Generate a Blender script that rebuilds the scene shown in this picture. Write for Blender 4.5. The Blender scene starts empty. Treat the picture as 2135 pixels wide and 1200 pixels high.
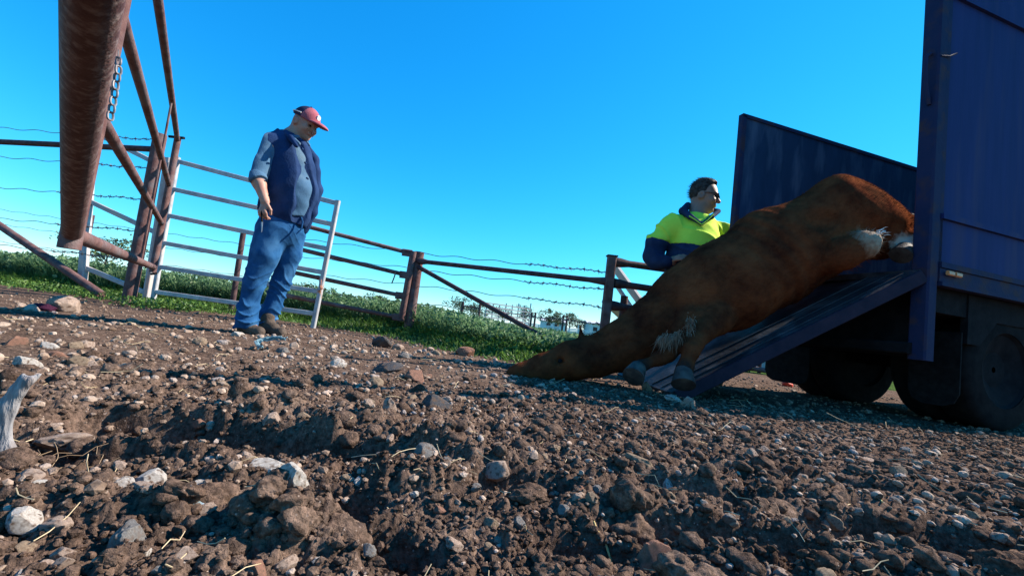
import bpy, bmesh, math, random
import numpy as np
from mathutils import Vector, Matrix

rng = np.random.default_rng(7)
random.seed(7)
rad = math.radians
sc = bpy.context.scene
COL = sc.collection

# ------------------------------------------------------------------ camera
FPX, PIT, ROL, CZ = 933.0, rad(4.56), rad(7.0), 0.32      # focal length in px of a 2135 px wide frame
cam = bpy.data.cameras.new('camera')
cam.sensor_width = 36.0
cam.lens = FPX / 2135 * 36
cam.clip_start = 0.02
cam.clip_end = 9000
camo = bpy.data.objects.new('camera', cam)
COL.objects.link(camo)
_r = Vector((1, 0, 0)); _f = Vector((0, math.cos(PIT), math.sin(PIT))); _u = Vector((0, -math.sin(PIT), math.cos(PIT)))
_ir = _r * math.cos(ROL) + _u * math.sin(ROL)
_iu = _u * math.cos(ROL) - _r * math.sin(ROL)
camo.matrix_world = Matrix(((_ir.x, _iu.x, -_f.x, 0), (_ir.y, _iu.y, -_f.y, 0), (_ir.z, _iu.z, -_f.z, CZ), (0, 0, 0, 1)))
sc.camera = camo

# ------------------------------------------------------------------ sky, sun, exposure
SUN_AZ, SUN_EL = rad(17.3), rad(38.0)                     # azimuth counted from +X towards +Y
w = bpy.data.worlds.new('World'); sc.world = w; w.use_nodes = True
nt = w.node_tree; nt.nodes.clear()
sky = nt.nodes.new('ShaderNodeTexSky'); sky.sky_type = 'NISHITA'; sky.sun_disc = False
sky.sun_elevation = SUN_EL; sky.sun_rotation = math.pi / 2 - SUN_AZ
sky.air_density = 1.0; sky.dust_density = 0.0; sky.ozone_density = 2.0
# a deep, strongly saturated clear-day blue: per-channel response applied evenly to the whole sky
vm = nt.nodes.new('ShaderNodeVectorMath'); vm.operation = 'SCALE'; vm.inputs['Scale'].default_value = 0.1
sp = nt.nodes.new('ShaderNodeSeparateXYZ'); cb = nt.nodes.new('ShaderNodeCombineXYZ')
bg = nt.nodes.new('ShaderNodeBackground'); bg.inputs['Strength'].default_value = 0.066
wo = nt.nodes.new('ShaderNodeOutputWorld')
nt.links.new(sky.outputs[0], vm.inputs[0]); nt.links.new(vm.outputs[0], sp.inputs[0])
for _k, (_p, _g) in enumerate(((2.2, 9.6), (0.92, 11.4), (0.6, 13.0))):
    pw = nt.nodes.new('ShaderNodeMath'); pw.operation = 'POWER'; pw.inputs[1].default_value = _p
    ml = nt.nodes.new('ShaderNodeMath'); ml.operation = 'MULTIPLY'; ml.inputs[1].default_value = _g
    nt.links.new(sp.outputs[_k], pw.inputs[0]); nt.links.new(pw.outputs[0], ml.inputs[0]); nt.links.new(ml.outputs[0], cb.inputs[_k])
nt.links.new(cb.outputs[0], bg.inputs[0]); nt.links.new(bg.outputs[0], wo.inputs[0])
sun = bpy.data.lights.new('sun', 'SUN'); sun.energy = 5.0; sun.angle = rad(0.53); sun.color = (1.0, 0.91, 0.80)
suno = bpy.data.objects.new('sun', sun); COL.objects.link(suno)
S = Vector((math.cos(SUN_EL) * math.cos(SUN_AZ), math.cos(SUN_EL) * math.sin(SUN_AZ), math.sin(SUN_EL)))
suno.rotation_euler = S.to_track_quat('Z', 'Y').to_euler()
suno.location = (6, 3, 8)
vs = sc.view_settings
vs.view_transform = 'Standard'; vs.look = 'None'; vs.exposure = 1.15; vs.gamma = 1.0; vs.use_curve_mapping = False

# ------------------------------------------------------------------ helpers: sight lines used for survey, meshes, materials
def _ray(u, v):
    dx, dy = u - 1067.5, v - 600
    a = dx * math.cos(ROL) + dy * math.sin(ROL); b = dx * math.sin(ROL) - dy * math.cos(ROL)
    return a, FPX * math.cos(PIT) - b * math.sin(PIT), FPX * math.sin(PIT) + b * math.cos(PIT)
def at(u, v, Y):
    x, y, z = _ray(u, v); return np.array((x / y * Y, Y, CZ + z / y * Y))
def gr(u, v, z=0.0):
    x, y, zz = _ray(u, v); t = (z - CZ) / zz; return np.array((x * t, y * t, z))

def fastmesh(name, V, F, smooth=True):
    V = np.asarray(V, np.float32); F = np.asarray(F, np.int32)
    me = bpy.data.meshes.new(name)
    k = F.shape[1]
    me.vertices.add(len(V)); me.vertices.foreach_set('co', V.ravel())
    me.loops.add(F.size); me.loops.foreach_set('vertex_index', F.ravel())
    me.polygons.add(len(F)); me.polygons.foreach_set('loop_start', np.arange(0, F.size, k, dtype=np.int32))
    me.polygons.foreach_set('loop_total', np.full(len(F), k, np.int32))
    me.update(calc_edges=True); me.validate()
    me.polygons.foreach_set('use_smooth', np.full(len(me.polygons), smooth, bool))
    return me
def link(name, me, mat=None, parent=None, loc=None):
    o = bpy.data.objects.new(name, me); COL.objects.link(o)
    if mat is not None and me is not None and not me.materials: me.materials.append(mat)
    if parent is not None: o.parent = parent
    if loc is not None: o.location = loc
    return o
def tag(o, label=None, cat=None, group=None, kind=None):
    if label: o['label'] = label
    if cat: o['category'] = cat
    if group: o['group'] = group
    if kind: o['kind'] = kind
    return o
def empty(name, label, cat, loc=(0, 0, 0), group=None):
    o = bpy.data.objects.new(name, None); o.empty_display_size = 0.1; COL.objects.link(o); o.location = loc
    return tag(o, label, cat, group)

class MB:
    """collects shapes in world space; build() links one mesh object under a parent that stands at parent.location"""
    def __init__(s): s.v = []; s.f = []; s.n = 0
    def add(s, V, F):
        s.v += [tuple(p) for p in V]; s.f += [tuple(i + s.n for i in f) for f in F]; s.n += len(V)
    def tube(s, pts, r, n=10, cap=True):
        pts = [np.array(p, float) for p in pts]
        rs = r if isinstance(r, (list, tuple)) else [r] * len(pts)
        V = []; F = []
        t0 = pts[1] - pts[0]
        up = np.array((0, 0, 1.0)) if abs(t0[2]) < 0.9 * np.linalg.norm(t0) else np.array((1.0, 0, 0))
        for i, p in enumerate(pts):
            t = pts[min(i + 1, len(pts) - 1)] - pts[max(i - 1, 0)]; t = t / (np.linalg.norm(t) + 1e-9)
            a = np.cross(t, up); a /= np.linalg.norm(a) + 1e-9; b = np.cross(a, t); up = b
            for k in range(n):
                th = 2 * math.pi * k / n
                V.append(p + rs[i] * (a * math.cos(th) + b * math.sin(th)))
        m = len(pts)
        for i in range(m - 1):
            for k in range(n):
                F.append((i * n + k, i * n + (k + 1) % n, (i + 1) * n + (k + 1) % n, (i + 1) * n + k))
        if cap:
            F.append(tuple(range(n - 1, -1, -1))); F.append(tuple(range((m - 1) * n, m * n)))
        s.add(V, F)
    def bar(s, p0, p1, wdt, hgt, up=(0, 0, 1), bev=0.0):
        p0 = np.array(p0, float); p1 = np.array(p1, float)
        t = p1 - p0; t /= np.linalg.norm(t); up = np.array(up, float)
        a = np.cross(t, up); a /= np.linalg.norm(a); b = np.cross(a, t)
        w2, h2 = wdt / 2, hgt / 2
        if bev <= 0: ring = [(-w2, -h2), (w2, -h2), (w2, h2), (-w2, h2)]
        else: ring = [(-w2 + bev, -h2), (w2 - bev, -h2), (w2, -h2 + bev), (w2, h2 - bev), (w2 - bev, h2), (-w2 + bev, h2), (-w2, h2 - bev), (-w2, -h2 + bev)]
        n = len(ring)
        V = [p0 + a * x + b * y for x, y in ring] + [p1 + a * x + b * y for x, y in ring]
        F = [(k, (k + 1) % n, n + (k + 1) % n, n + k) for k in range(n)] + [tuple(range(n - 1, -1, -1)), tuple(range(n, 2 * n))]
        s.add(V, F)
    def prism(s, poly, off):
        poly = [np.array(p, float) for p in poly]; off = np.array(off, float); n = len(poly)
        V = poly + [p + off for p in poly]
        F = [(k, (k + 1) % n, n + (k + 1) % n, n + k) for k in range(n)] + [tuple(range(n - 1, -1, -1)), tuple(range(n, 2 * n))]
        s.add(V, F)
    def build(s, name, mat, parent=None, smooth=True):
        o0 = np.array(parent_loc(parent)); me = bpy.data.meshes.new(name)
        me.from_pydata([tuple(np.array(v) - o0) for v in s.v], [], s.f); me.update()
        bm = bmesh.new(); bm.from_mesh(me); bmesh.ops.recalc_face_normals(bm, faces=bm.faces); bm.to_mesh(me); bm.free()
        me.polygons.foreach_set('use_smooth', np.full(len(me.polygons), smooth, bool))
        if smooth: me.set_sharp_from_angle(angle=rad(38))
        return link(name, me, mat, parent)
def parent_loc(p):
    l = Vector((0, 0, 0))
    while p is not None: l += p.location; p = p.parent
    return l

def nodes(name):
    m = bpy.data.materials.new(name); m.use_nodes = True
    return m, m.node_tree, m.node_tree.nodes['Principled BSDF']
def mat(name, c1, c2=None, scale=8.0, rough=0.8, bump=0.0, bscale=40.0, metal=0.0, spec=0.06, c3=None, s3=2.0, detail=6.0, stretch=None, sheen=0.0):
    m, t, b = nodes(name)
    c2 = c2 or c1
    tc = t.nodes.new('ShaderNodeTexCoord'); src = tc.outputs['Object']
    if stretch:
        mp = t.nodes.new('ShaderNodeMapping'); mp.inputs['Scale'].default_value = stretch
        t.links.new(src, mp.inputs[0]); src = mp.outputs[0]
    n1 = t.nodes.new('ShaderNodeTexNoise'); n1.inputs['Scale'].default_value = scale; n1.inputs['Detail'].default_value = detail; n1.inputs['Roughness'].default_value = 0.65
    t.links.new(src, n1.inputs['Vector'])
    cr = t.nodes.new('ShaderNodeValToRGB'); cr.color_ramp.elements[0].position = 0.36; cr.color_ramp.elements[1].position = 0.64
    cr.color_ramp.elements[0].color = (*c1, 1); cr.color_ramp.elements[1].color = (*c2, 1)
    t.links.new(n1.outputs[0], cr.inputs[0]); col = cr.outputs[0]
    if c3:
        n3 = t.nodes.new('ShaderNodeTexNoise'); n3.inputs['Scale'].default_value = s3; n3.inputs['Detail'].default_value = 5
        t.links.new(src if stretch else tc.outputs['Object'], n3.inputs['Vector'])
        r3 = t.nodes.new('ShaderNodeValToRGB'); r3.color_ramp.elements[0].position = 0.5; r3.color_ramp.elements[1].position = 0.68
        t.links.new(n3.outputs[0], r3.inputs[0])
        mx = t.nodes.new('ShaderNodeMix'); mx.data_type = 'RGBA'
        t.links.new(r3.outputs[0], mx.inputs['Factor']); t.links.new(col, mx.inputs['A']); mx.inputs['B'].default_value = (*c3, 1); col = mx.outputs['Result']
    t.links.new(col, b.inputs['Base Color'])
    b.inputs['Roughness'].default_value = rough; b.inputs['Metallic'].default_value = metal; b.inputs['Specular IOR Level'].default_value = spec
    if sheen: b.inputs['Sheen Weight'].default_value = sheen
    if bump:
        n2 = t.nodes.new('ShaderNodeTexNoise'); n2.inputs['Scale'].default_value = bscale; n2.inputs['Detail'].default_value = 5
        t.links.new(src, n2.inputs['Vector'])
        bp = t.nodes.new('ShaderNodeBump'); bp.inputs['Strength'].default_value = bump; bp.inputs['Distance'].default_value = 0.02
        t.links.new(n2.outputs[0], bp.inputs['Height']); t.links.new(bp.outputs[0], b.inputs['Normal'])
    return m

M_rust = mat('rusty_pipe', (0.095, 0.048, 0.046), (0.175, 0.10, 0.088), 14, 0.75, 0.25, 120, c3=(0.16, 0.125, 0.125), s3=6)
M_rustdark = mat('dark_rust_pipe', (0.05, 0.032, 0.038), (0.115, 0.07, 0.066), 12, 0.7, 0.2, 120)
M_galv = mat('galvanised_steel', (0.30, 0.30, 0.31), (0.46, 0.46, 0.46), 9, 0.5, 0.1, 90, metal=0.15, c3=(0.55, 0.42, 0.36), s3=3)
M_farwhite = mat('far_white_paint', (0.6, 0.6, 0.6), (0.78, 0.77, 0.75), 1, .7)
M_wire = mat('fence_wire', (0.10, 0.09, 0.09), (0.2, 0.18, 0.17), 30, 0.6, metal=0.4)
M_chain = mat('chain_steel', (0.09, 0.085, 0.09), (0.22, 0.21, 0.21), 60, 0.5, metal=0.3)
M_black = mat('black_rubber', (0.008, 0.008, 0.009), (0.018, 0.018, 0.018), 20, 0.85, 0.15, 60)

# ------------------------------------------------------------------ noise in numpy
def _h(ix, iy, s):
    n = (ix.astype(np.int64) * 374761393 + iy.astype(np.int64) * 668265263 + s * 1442695041) & 0xFFFFFFFF
    n = ((n ^ (n >> 13)) * 1274126177) & 0xFFFFFFFF
    n = ((n ^ (n >> 16)) * 2246822519) & 0xFFFFFFFF
    return ((n ^ (n >> 15)) & 0xFFFFFF) / float(0xFFFFFF)
def vnoise(x, y, s=0):
    ix = np.floor(x); iy = np.floor(y); fx = x - ix; fy = y - iy
    fx = fx * fx * (3 - 2 * fx); fy = fy * fy * (3 - 2 * fy)
    a = _h(ix, iy, s); b = _h(ix + 1, iy, s); c = _h(ix, iy + 1, s); d = _h(ix + 1, iy + 1, s)
    return (a * (1 - fx) + b * fx) * (1 - fy) + (c * (1 - fx) + d * fx) * fy
def fbm(x, y, o=4, s=0):
    r = 0; a = 0.5
    for i in range(o): r = r + a * vnoise(x, y, s + i * 17); x = x * 2.03 + 5.1; y = y * 2.03 + 1.7; a *= 0.5
    return r
def n3(p, f, s=0):                       # cheap 3-D noise in -1..1 from three sheared 2-D noises
    x, y, z = p[:, 0] * f, p[:, 1] * f, p[:, 2] * f
    return (vnoise(x + 0.7 * z, y + 0.5 * z, s) + vnoise(y - 0.6 * x + 9, z + 0.3 * x, s + 3) + vnoise(z + 0.4 * y, x - 0.5 * z + 4, s + 5)) / 1.5 - 1
def domes(x, y, sz, s, fill=0.75, rmin=0.35, rmax=0.62):
    X = x / sz; Y = y / sz; ix = np.floor(X); iy = np.floor(Y); best = np.zeros_like(X)
    for di in (-1, 0, 1):
        for dj in (-1, 0, 1):
            cx = ix + di; cy = iy + dj
            px = cx + 0.15 + 0.7 * _h(cx, cy, s); py = cy + 0.15 + 0.7 * _h(cx, cy, s + 1)
            r = rmin + (rmax - rmin) * _h(cx, cy, s + 2); on = _h(cx, cy, s + 3) < fill
            d2 = ((X - px) ** 2 + (Y - py) ** 2) / (r * r)
            hgt = np.sqrt(np.clip(1 - d2, 0, 1)) * r * (0.6 + 0.8 * _h(cx, cy, s + 4))
            best = np.maximum(best, np.where(on, hgt, 0))
    return best * sz

# hollows in the churned soil (pixel survey -> ground position, radii, depth)
PITS = []
for (u, v, ra, rb, d) in [(330, 875, .19, .10, .10), (520, 905, .20, .08, .085), (760, 930, .14, .06, .06), (700, 1040, .09, .05, .05), (250, 945, .13, .06, .05),
                          (1100, 1010, .12, .05, .035), (1420, 1030, .18, .06, .04), (1700, 1010, .30, .06, .05), (1500, 1120, .16, .05, .05), (1900, 1120, .2, .07, .05),
                          (60, 900, .10, .05, .05), (820, 1120, .08, .04, .045), (1250, 1130, .1, .04, .04)]:
    g = gr(u, v); PITS.append((g[0], g[1], ra, rb, d))
for (u, v, ra, rb, d) in [(655, 905, .05, .08, -.055), (905, 930, .05, .06, -.05), (560, 850, .10, .07, -.035), (730, 880, .12, .05, -.03), (860, 1000, .10, .06, -.03), (420, 985, .16, .05, -.02), (640, 1110, .12, .05, -.02),
                          (210, 1060, .14, .06, -.02), (1000, 960, .12, .05, -.02)]:
    g = gr(u, v); PITS.append((g[0], g[1], ra, rb, d))
def ground_z(x, y, fine=True):
    x = np.asarray(x, float); y = np.asarray(y, float)
    r = np.hypot(x, y)
    near = np.clip((2.6 - r) / 1.9, 0, 1); near = near * near * (3 - 2 * near)
    mid = np.clip((7.5 - r) / 5.0, 0, 1)
    z = (fbm(x * 0.9, y * 0.9, 3, 3) - 0.44) * 0.05 * np.clip(r / 3, 0, 1) * np.clip((30 - r) / 10, 0, 1)
    z = z + (fbm(x * 3.1, y * 3.1, 3, 9) - 0.44) * (0.055 * near + 0.016 * mid)
    for (px, py, ra, rb, d) in PITS:
        q = ((x - px) / ra) ** 2 + ((y - py) / rb) ** 2; q = q * (0.7 + 0.6 * vnoise(x * 14 + px * 9, y * 14, 8))
        z = z - d * np.exp(-q * q * q * 0.7) * (1.9 if d > 0 else 1.1)
    if fine:
        patch = np.clip(fbm(x * 2.3 + 3, y * 2.3, 3, 31) * 2.6 - 0.75, 0.1, 1)
        wx = x + (vnoise(x * 28, y * 28, 5) - .5) * .03; wy = y + (vnoise(x * 28, y * 28, 6) - .5) * .03
        c = domes(wx, wy, 0.115, 101, 0.55) * 0.60 * patch * near
        c = np.maximum(c, domes(wx, wy, 0.06, 131, 0.75) * 0.7 * (0.35 + 0.65 * patch) * np.clip(near + 0.25 * mid, 0, 1))
        c = c + domes(wx, wy, 0.030, 151, 0.85) * 0.6 * np.clip(near + 0.45 * mid, 0, 1)
        c = c + domes(x, y, 0.016, 171, 0.9) * 0.7 * np.clip(near * 1.2, 0, 1) + (fbm(x * 70, y * 70, 3, 44) - .44) * .016 * near
        z = z + c - 0.012 * near
    return z
def gz(x, y): return float(ground_z(np.array([x]), np.array([y]))[0])
def gzs(x, y): return float(ground_z(np.array([x]), np.array([y]), False)[0])

# where the crop and grass grow: edge of the bare yard, as Y over X
EX = np.array([-60, -9, -7, -5.4, -3.9, -2.6, -1.9, -1.35, -0.9, -0.4, 0.1, 0.7, 1.3, 1.9, 3.0, 9, 60])
EY = np.array([6.6, 6.6, 6.2, 6.0, 6.0, 5.9, 5.5, 5.45, 4.9, 4.35, 3.95, 3.95, 5.0, 7.0, 7.2, 7.4, 9.0])
def edge_y(x): return np.interp(x, EX, EY)

# ------------------------------------------------------------------ ground: one sheet from the camera to the horizon
ang = np.concatenate([np.linspace(-72, 72, 780), np.linspace(80, 280, 41)])
rr = [0.10]
while rr[-1] < 13: rr.append(rr[-1] * 1.0092)
while rr[-1] < 6000: rr.append(rr[-1] * 1.22)
rr = np.array(rr)
A, RR = np.meshgrid(np.radians(ang), rr)
GX = np.sin(A) * RR; GY = np.cos(A) * RR
GZ = ground_z(GX.ravel(), GY.ravel()).reshape(GX.shape)
nA = len(ang); nR = len(rr)
V = np.stack([GX, GY, GZ], -1).reshape(-1, 3)
i, j = np.meshgrid(np.arange(nR - 1), np.arange(nA), indexing='ij')
i = i.ravel(); j = j.ravel(); j2 = (j + 1) % nA
Fq = np.stack([i * nA + j, (i + 1) * nA + j, (i + 1) * nA + j2, i * nA + j2], -1)
me = fastmesh('ground', V, Fq)
fieldm = np.clip((V[:, 1] - edge_y(V[:, 0])) / 0.5 + 0.4 * (fbm(V[:, 0] * 3, V[:, 1] * 3, 3, 77) - .5), 0, 1)
fieldm[(V[:, 1] < 0.5)] = 0
at_ = me.attributes.new('field', 'FLOAT', 'POINT'); at_.data.foreach_set('value', fieldm.astype(np.float32))

def soil_material(name, field=True):
    m, t, b = nodes(name)
    tc = t.nodes.new('ShaderNodeTexCoord'); L = t.links.new; P = tc.outputs['Object']
    def noise(s, d=6, r=.65):
        n = t.nodes.new('ShaderNodeTexNoise'); n.inputs['Scale'].default_value = s; n.inputs['Detail'].default_value = d; n.inputs['Roughness'].default_value = r; L(P, n.inputs['Vector']); return n.outputs[0]
    def ramp(src, stops):
        c = t.nodes.new('ShaderNodeValToRGB'); e = c.color_ramp.elements
        e[0].position, e[0].color = stops[0][0], (*stops[0][1], 1); e[1].position, e[1].color = stops[-1][0], (*stops[-1][1], 1)
        for p_, c_ in stops[1:-1]: q = e.new(p_); q.color = (*c_, 1)
        L(src, c.inputs[0]); return c.outputs[0]
    def mix(f, a, c, mode='MIX'):
        x = t.nodes.new('ShaderNodeMix'); x.data_type = 'RGBA'; x.blend_type = mode
        for s_, v_ in (('Factor', f), ('A', a), ('B', c)):
            if isinstance(v_, (int, float)): x.inputs[s_].default_value = v_
            elif isinstance(v_, tuple): x.inputs[s_].default_value = (*v_, 1)
            else: L(v_, x.inputs[s_])
        return x.outputs['Result']
    base = ramp(noise(5), [(.35, (0.078, 0.052, 0.040)), (.52, (0.120, 0.083, 0.064)), (.68, (0.185, 0.132, 0.103))])
    fine = ramp(noise(85, 4), [(.36, (0.50, 0.48, 0.46)), (.5, (0.95, 0.93, 0.9)), (.66, (1.6, 1.5, 1.42))])
    c = mix(1.0, base, fine, 'MULTIPLY')
    vo = t.nodes.new('ShaderNodeTexVoronoi'); vo.inputs['Scale'].default_value = 120; L(P, vo.inputs['Vector'])
    sp = ramp(vo.outputs['Distance'], [(.10, (1, 1, 1)), (.22, (0, 0, 0))])
    msk = mix(1.0, sp, ramp(noise(30, 3), [(.52, (0, 0, 0)), (.62, (1, 1, 1))]), 'MULTIPLY')
    c = mix(msk, c, (0.40, 0.31, 0.255))
    if field:
        a = t.nodes.new('ShaderNodeAttribute'); a.attribute_name = 'field'
        grn = ramp(noise(3.0), [(.35, (0.035, 0.06, 0.018)), (.65, (0.075, 0.12, 0.03))])
        c = mix(a.outputs['Fac'], c, grn)
    L(c, b.inputs['Base Color']); b.inputs['Roughness'].default_value = 0.95; b.inputs['Specular IOR Level'].default_value = 0.0
    bp = t.nodes.new('ShaderNodeBump'); bp.inputs['Strength'].default_value = 0.9; bp.inputs['Distance'].default_value = 0.006; L(noise(170, 5, .7), bp.inputs['Height'])
    bp2 = t.nodes.new('ShaderNodeBump'); bp2.inputs['Strength'].default_value = 0.7; bp2.inputs['Distance'].default_value = 0.015; L(noise(55, 4, .6), bp2.inputs['Height']); L(bp.outputs[0], bp2.inputs['Normal'])
    L(bp2.outputs[0], b.inputs['Normal'])
    return m
M_ground = soil_material('yard_soil'); M_clod = soil_material('soil_clod', False)
tag(link('ground', me, M_ground), kind='structure')

# ------------------------------------------------------------------ rock-like lumps
def ico(sub):
    bm = bmesh.new(); bmesh.ops.create_icosphere(bm, subdivisions=sub, radius=1)
    bm.verts.ensure_lookup_table(); v = np.array([x.co[:] for x in bm.verts]); f = np.array([[q.index for q in x.verts] for x in bm.faces]); bm.free(); return v, f
def lump(sub, seed, rough=0.35, facet=0.0, f=1.3):
    v, fc = ico(sub); r = np.random.default_rng(seed)
    d = 1 + rough * n3(v + seed * 3.1, f, seed) + rough * .5 * n3(v + seed, f * 2.3, seed + 1) + rough * .28 * n3(v + seed, f * 5, seed + 2) + rough * .16 * n3(v, f * 11, seed + 4)
    v = v * d[:, None]
    for _ in range(int(facet)):
        n = r.normal(size=3); n /= np.linalg.norm(n); k = r.uniform(.55, .85); q = v @ n
        v = v - np.outer(np.clip(q - k, 0, None), n) * .92
    return v, fc
def rotm(r):
    q = r.normal(size=4); q /= np.linalg.norm(q); a, b, c, d = q
    return np.array([[1 - 2 * (c * c + d * d), 2 * (b * c - a * d), 2 * (b * d + a * c)], [2 * (b * c + a * d), 1 - 2 * (b * b + d * d), 2 * (c * d - a * b)], [2 * (b * d - a * c), 2 * (c * d + a * b), 1 - 2 * (b * b + c * c)]])
def scatter_merge(variants, pos, scl, r, flat=0.75):
    Vs = []; Fs = []; n = 0; rots = [rotm(r) for _ in range(60)]
    for k in range(len(pos)):
        v, f = variants[k % len(variants)]
        q = (v * np.array([1, r.uniform(.7, 1), r.uniform(.6, .95)])) @ rots[r.integers(60)].T
        q[:, 2] *= flat
        Vs.append(q * scl[k] + pos[k]); Fs.append(f + n); n += len(v)
    return np.concatenate(Vs), np.concatenate(Fs)
def polar(n, r0, r1, amax=62, pw=1.0):
    a = np.radians(rng.uniform(-amax, amax, n)); r = r0 * (r1 / r0) ** (rng.random(n) ** pw)
    return np.sin(a) * r, np.cos(a) * r, r

# crumbly clods: nobody could count them
x, y, r = polar(2600, .42, 2.4); keep = fbm(x * 2.3 + 3, y * 2.3, 3, 31) > .36
x, y, r = x[keep], y[keep], r[keep]
s = np.clip(rng.lognormal(-4.35, .45, len(x)), .006, .036)
z = ground_z(x, y); big = np.argsort(-s / r)[:130]
isb = np.zeros(len(x), bool); isb[big] = True
Pz = np.stack([x, y, z + s * .12], -1)
v1, f1 = scatter_merge([lump(4, 40 + k, .55, 0, 1.5) for k in range(7)], Pz[isb], s[isb] * 1.1, rng)
v2, f2 = scatter_merge([lump(2, 60 + k, .6, 0, 1.6) for k in range(10)], Pz[~isb], s[~isb], rng)
tag(link('soil_clods', fastmesh('soil_clods', np.concatenate([v1, v2]), np.concatenate([f1, f2 + len(v1)])), M_clod), 'crumbly dark brown soil clods churned over the foreground', 'soil', kind='stuff')
# soil crumbs over the near ground
x, y, r = polar(24000, .42, 2.3, 58, .95)
s = np.clip(rng.lognormal(-5.55, .45, len(x)), .0018, .010)
v1, f1 = scatter_merge([lump(1, 600 + k, .6, 1) for k in range(14)], np.stack([x, y, ground_z(x, y) + s * .35], -1), s, rng)
tag(link('soil_crumbs', fastmesh('soil_crumbs', v1, f1, False), M_clod), 'fine dark soil crumbs covering the foreground', 'soil', kind='stuff')
# coarser crumbs on the trodden ground before the truck
xa, ya = rng.uniform(.1, 3.2, 9000), rng.uniform(1.1, 3.0, 9000); ok = np.abs(np.arctan2(xa, ya)) < rad(58); xa, ya = xa[ok], ya[ok]
sa = np.clip(rng.lognormal(-4.95, .45, len(xa)), .003, .018)
v1, f1 = scatter_merge([lump(1, 640 + k, .6, 1) for k in range(12)], np.stack([xa, ya, ground_z(xa, ya) + sa * .25], -1), sa, rng)
tag(link('trodden_crumbs', fastmesh('trodden_crumbs', v1, f1, False), M_clod), 'crumbled soil strewn over the ground before the truck', 'soil', kind='stuff')
# fine gravel
x, y, r = polar(12000, .8, 7.0, 60, .75); ok = y < edge_y(x) + .1; x, y, r = x[ok], y[ok], r[ok]
s = np.clip(rng.lognormal(-5.15, .5, len(x)), .0025, .018) * np.clip(.5 + r * .28, .6, 1.6)
v1, f1 = scatter_merge([lump(1, 80 + k, .5, 2) for k in range(14)], np.stack([x, y, ground_z(x, y) + s * .25], -1), s, rng)
gm = fastmesh('gravel', v1, f1, False)
M_grav = mat('gravel_stone', (0.10, 0.066, 0.046), (0.24, 0.17, 0.125), 23, .9, .3, 200, c3=(0.36, 0.27, 0.21), s3=31, detail=2)
tag(link('gravel', gm, M_grav), 'small mixed gravel strewn over the yard', 'gravel', kind='stuff')

# ------------------------------------------------------------------ stones one can pick out
STC = {'pale pink': ((0.36, 0.25, 0.19), (0.52, 0.40, 0.32)), 'tan': ((0.27, 0.19, 0.125), (0.40, 0.30, 0.21)), 'grey': ((0.18, 0.165, 0.15), (0.30, 0.28, 0.26)),
       'reddish brown': ((0.26, 0.13, 0.09), (0.36, 0.20, 0.14)), 'off white': ((0.48, 0.42, 0.36), (0.70, 0.64, 0.57)), 'dark grey': ((0.07, 0.07, 0.075), (0.14, 0.13, 0.13))}
STM = {k: mat('stone_' + k.replace(' ', '_'), tuple(.8 * q for q in a), tuple(.85 * q for q in b), 12, .9, .6, 90, c3=(0.15, 0.10, 0.072), s3=3) for k, (a, b) in STC.items()}
STV = {}
for ci, k in enumerate(STC):
    STV[k] = []
    for q in range(5):
        v, f = lump(4, 200 + ci * 10 + q, .40, 6, 1.0)
        me = fastmesh('stone', v, f); me.set_sharp_from_angle(angle=rad(28)); me.materials.append(STM[k]); STV[k].append(me)
def stone(x, y, sz, col, label, group=None, var=None, sc3=(1, .85, .7), rot=None, lift=.12):
    o = bpy.data.objects.new('stone', STV[col][var if var is not None else random.randrange(5)]); COL.objects.link(o)
    o.location = (x, y, gz(x, y) + sz * lift); o.scale = (sz * sc3[0], sz * sc3[1], sz * sc3[2])
    o.rotation_euler = rot or (random.uniform(-.5, .5), random.uniform(-.5, .5), random.uniform(0, 6.28))
    return tag(o, label, 'stone', group)
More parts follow.
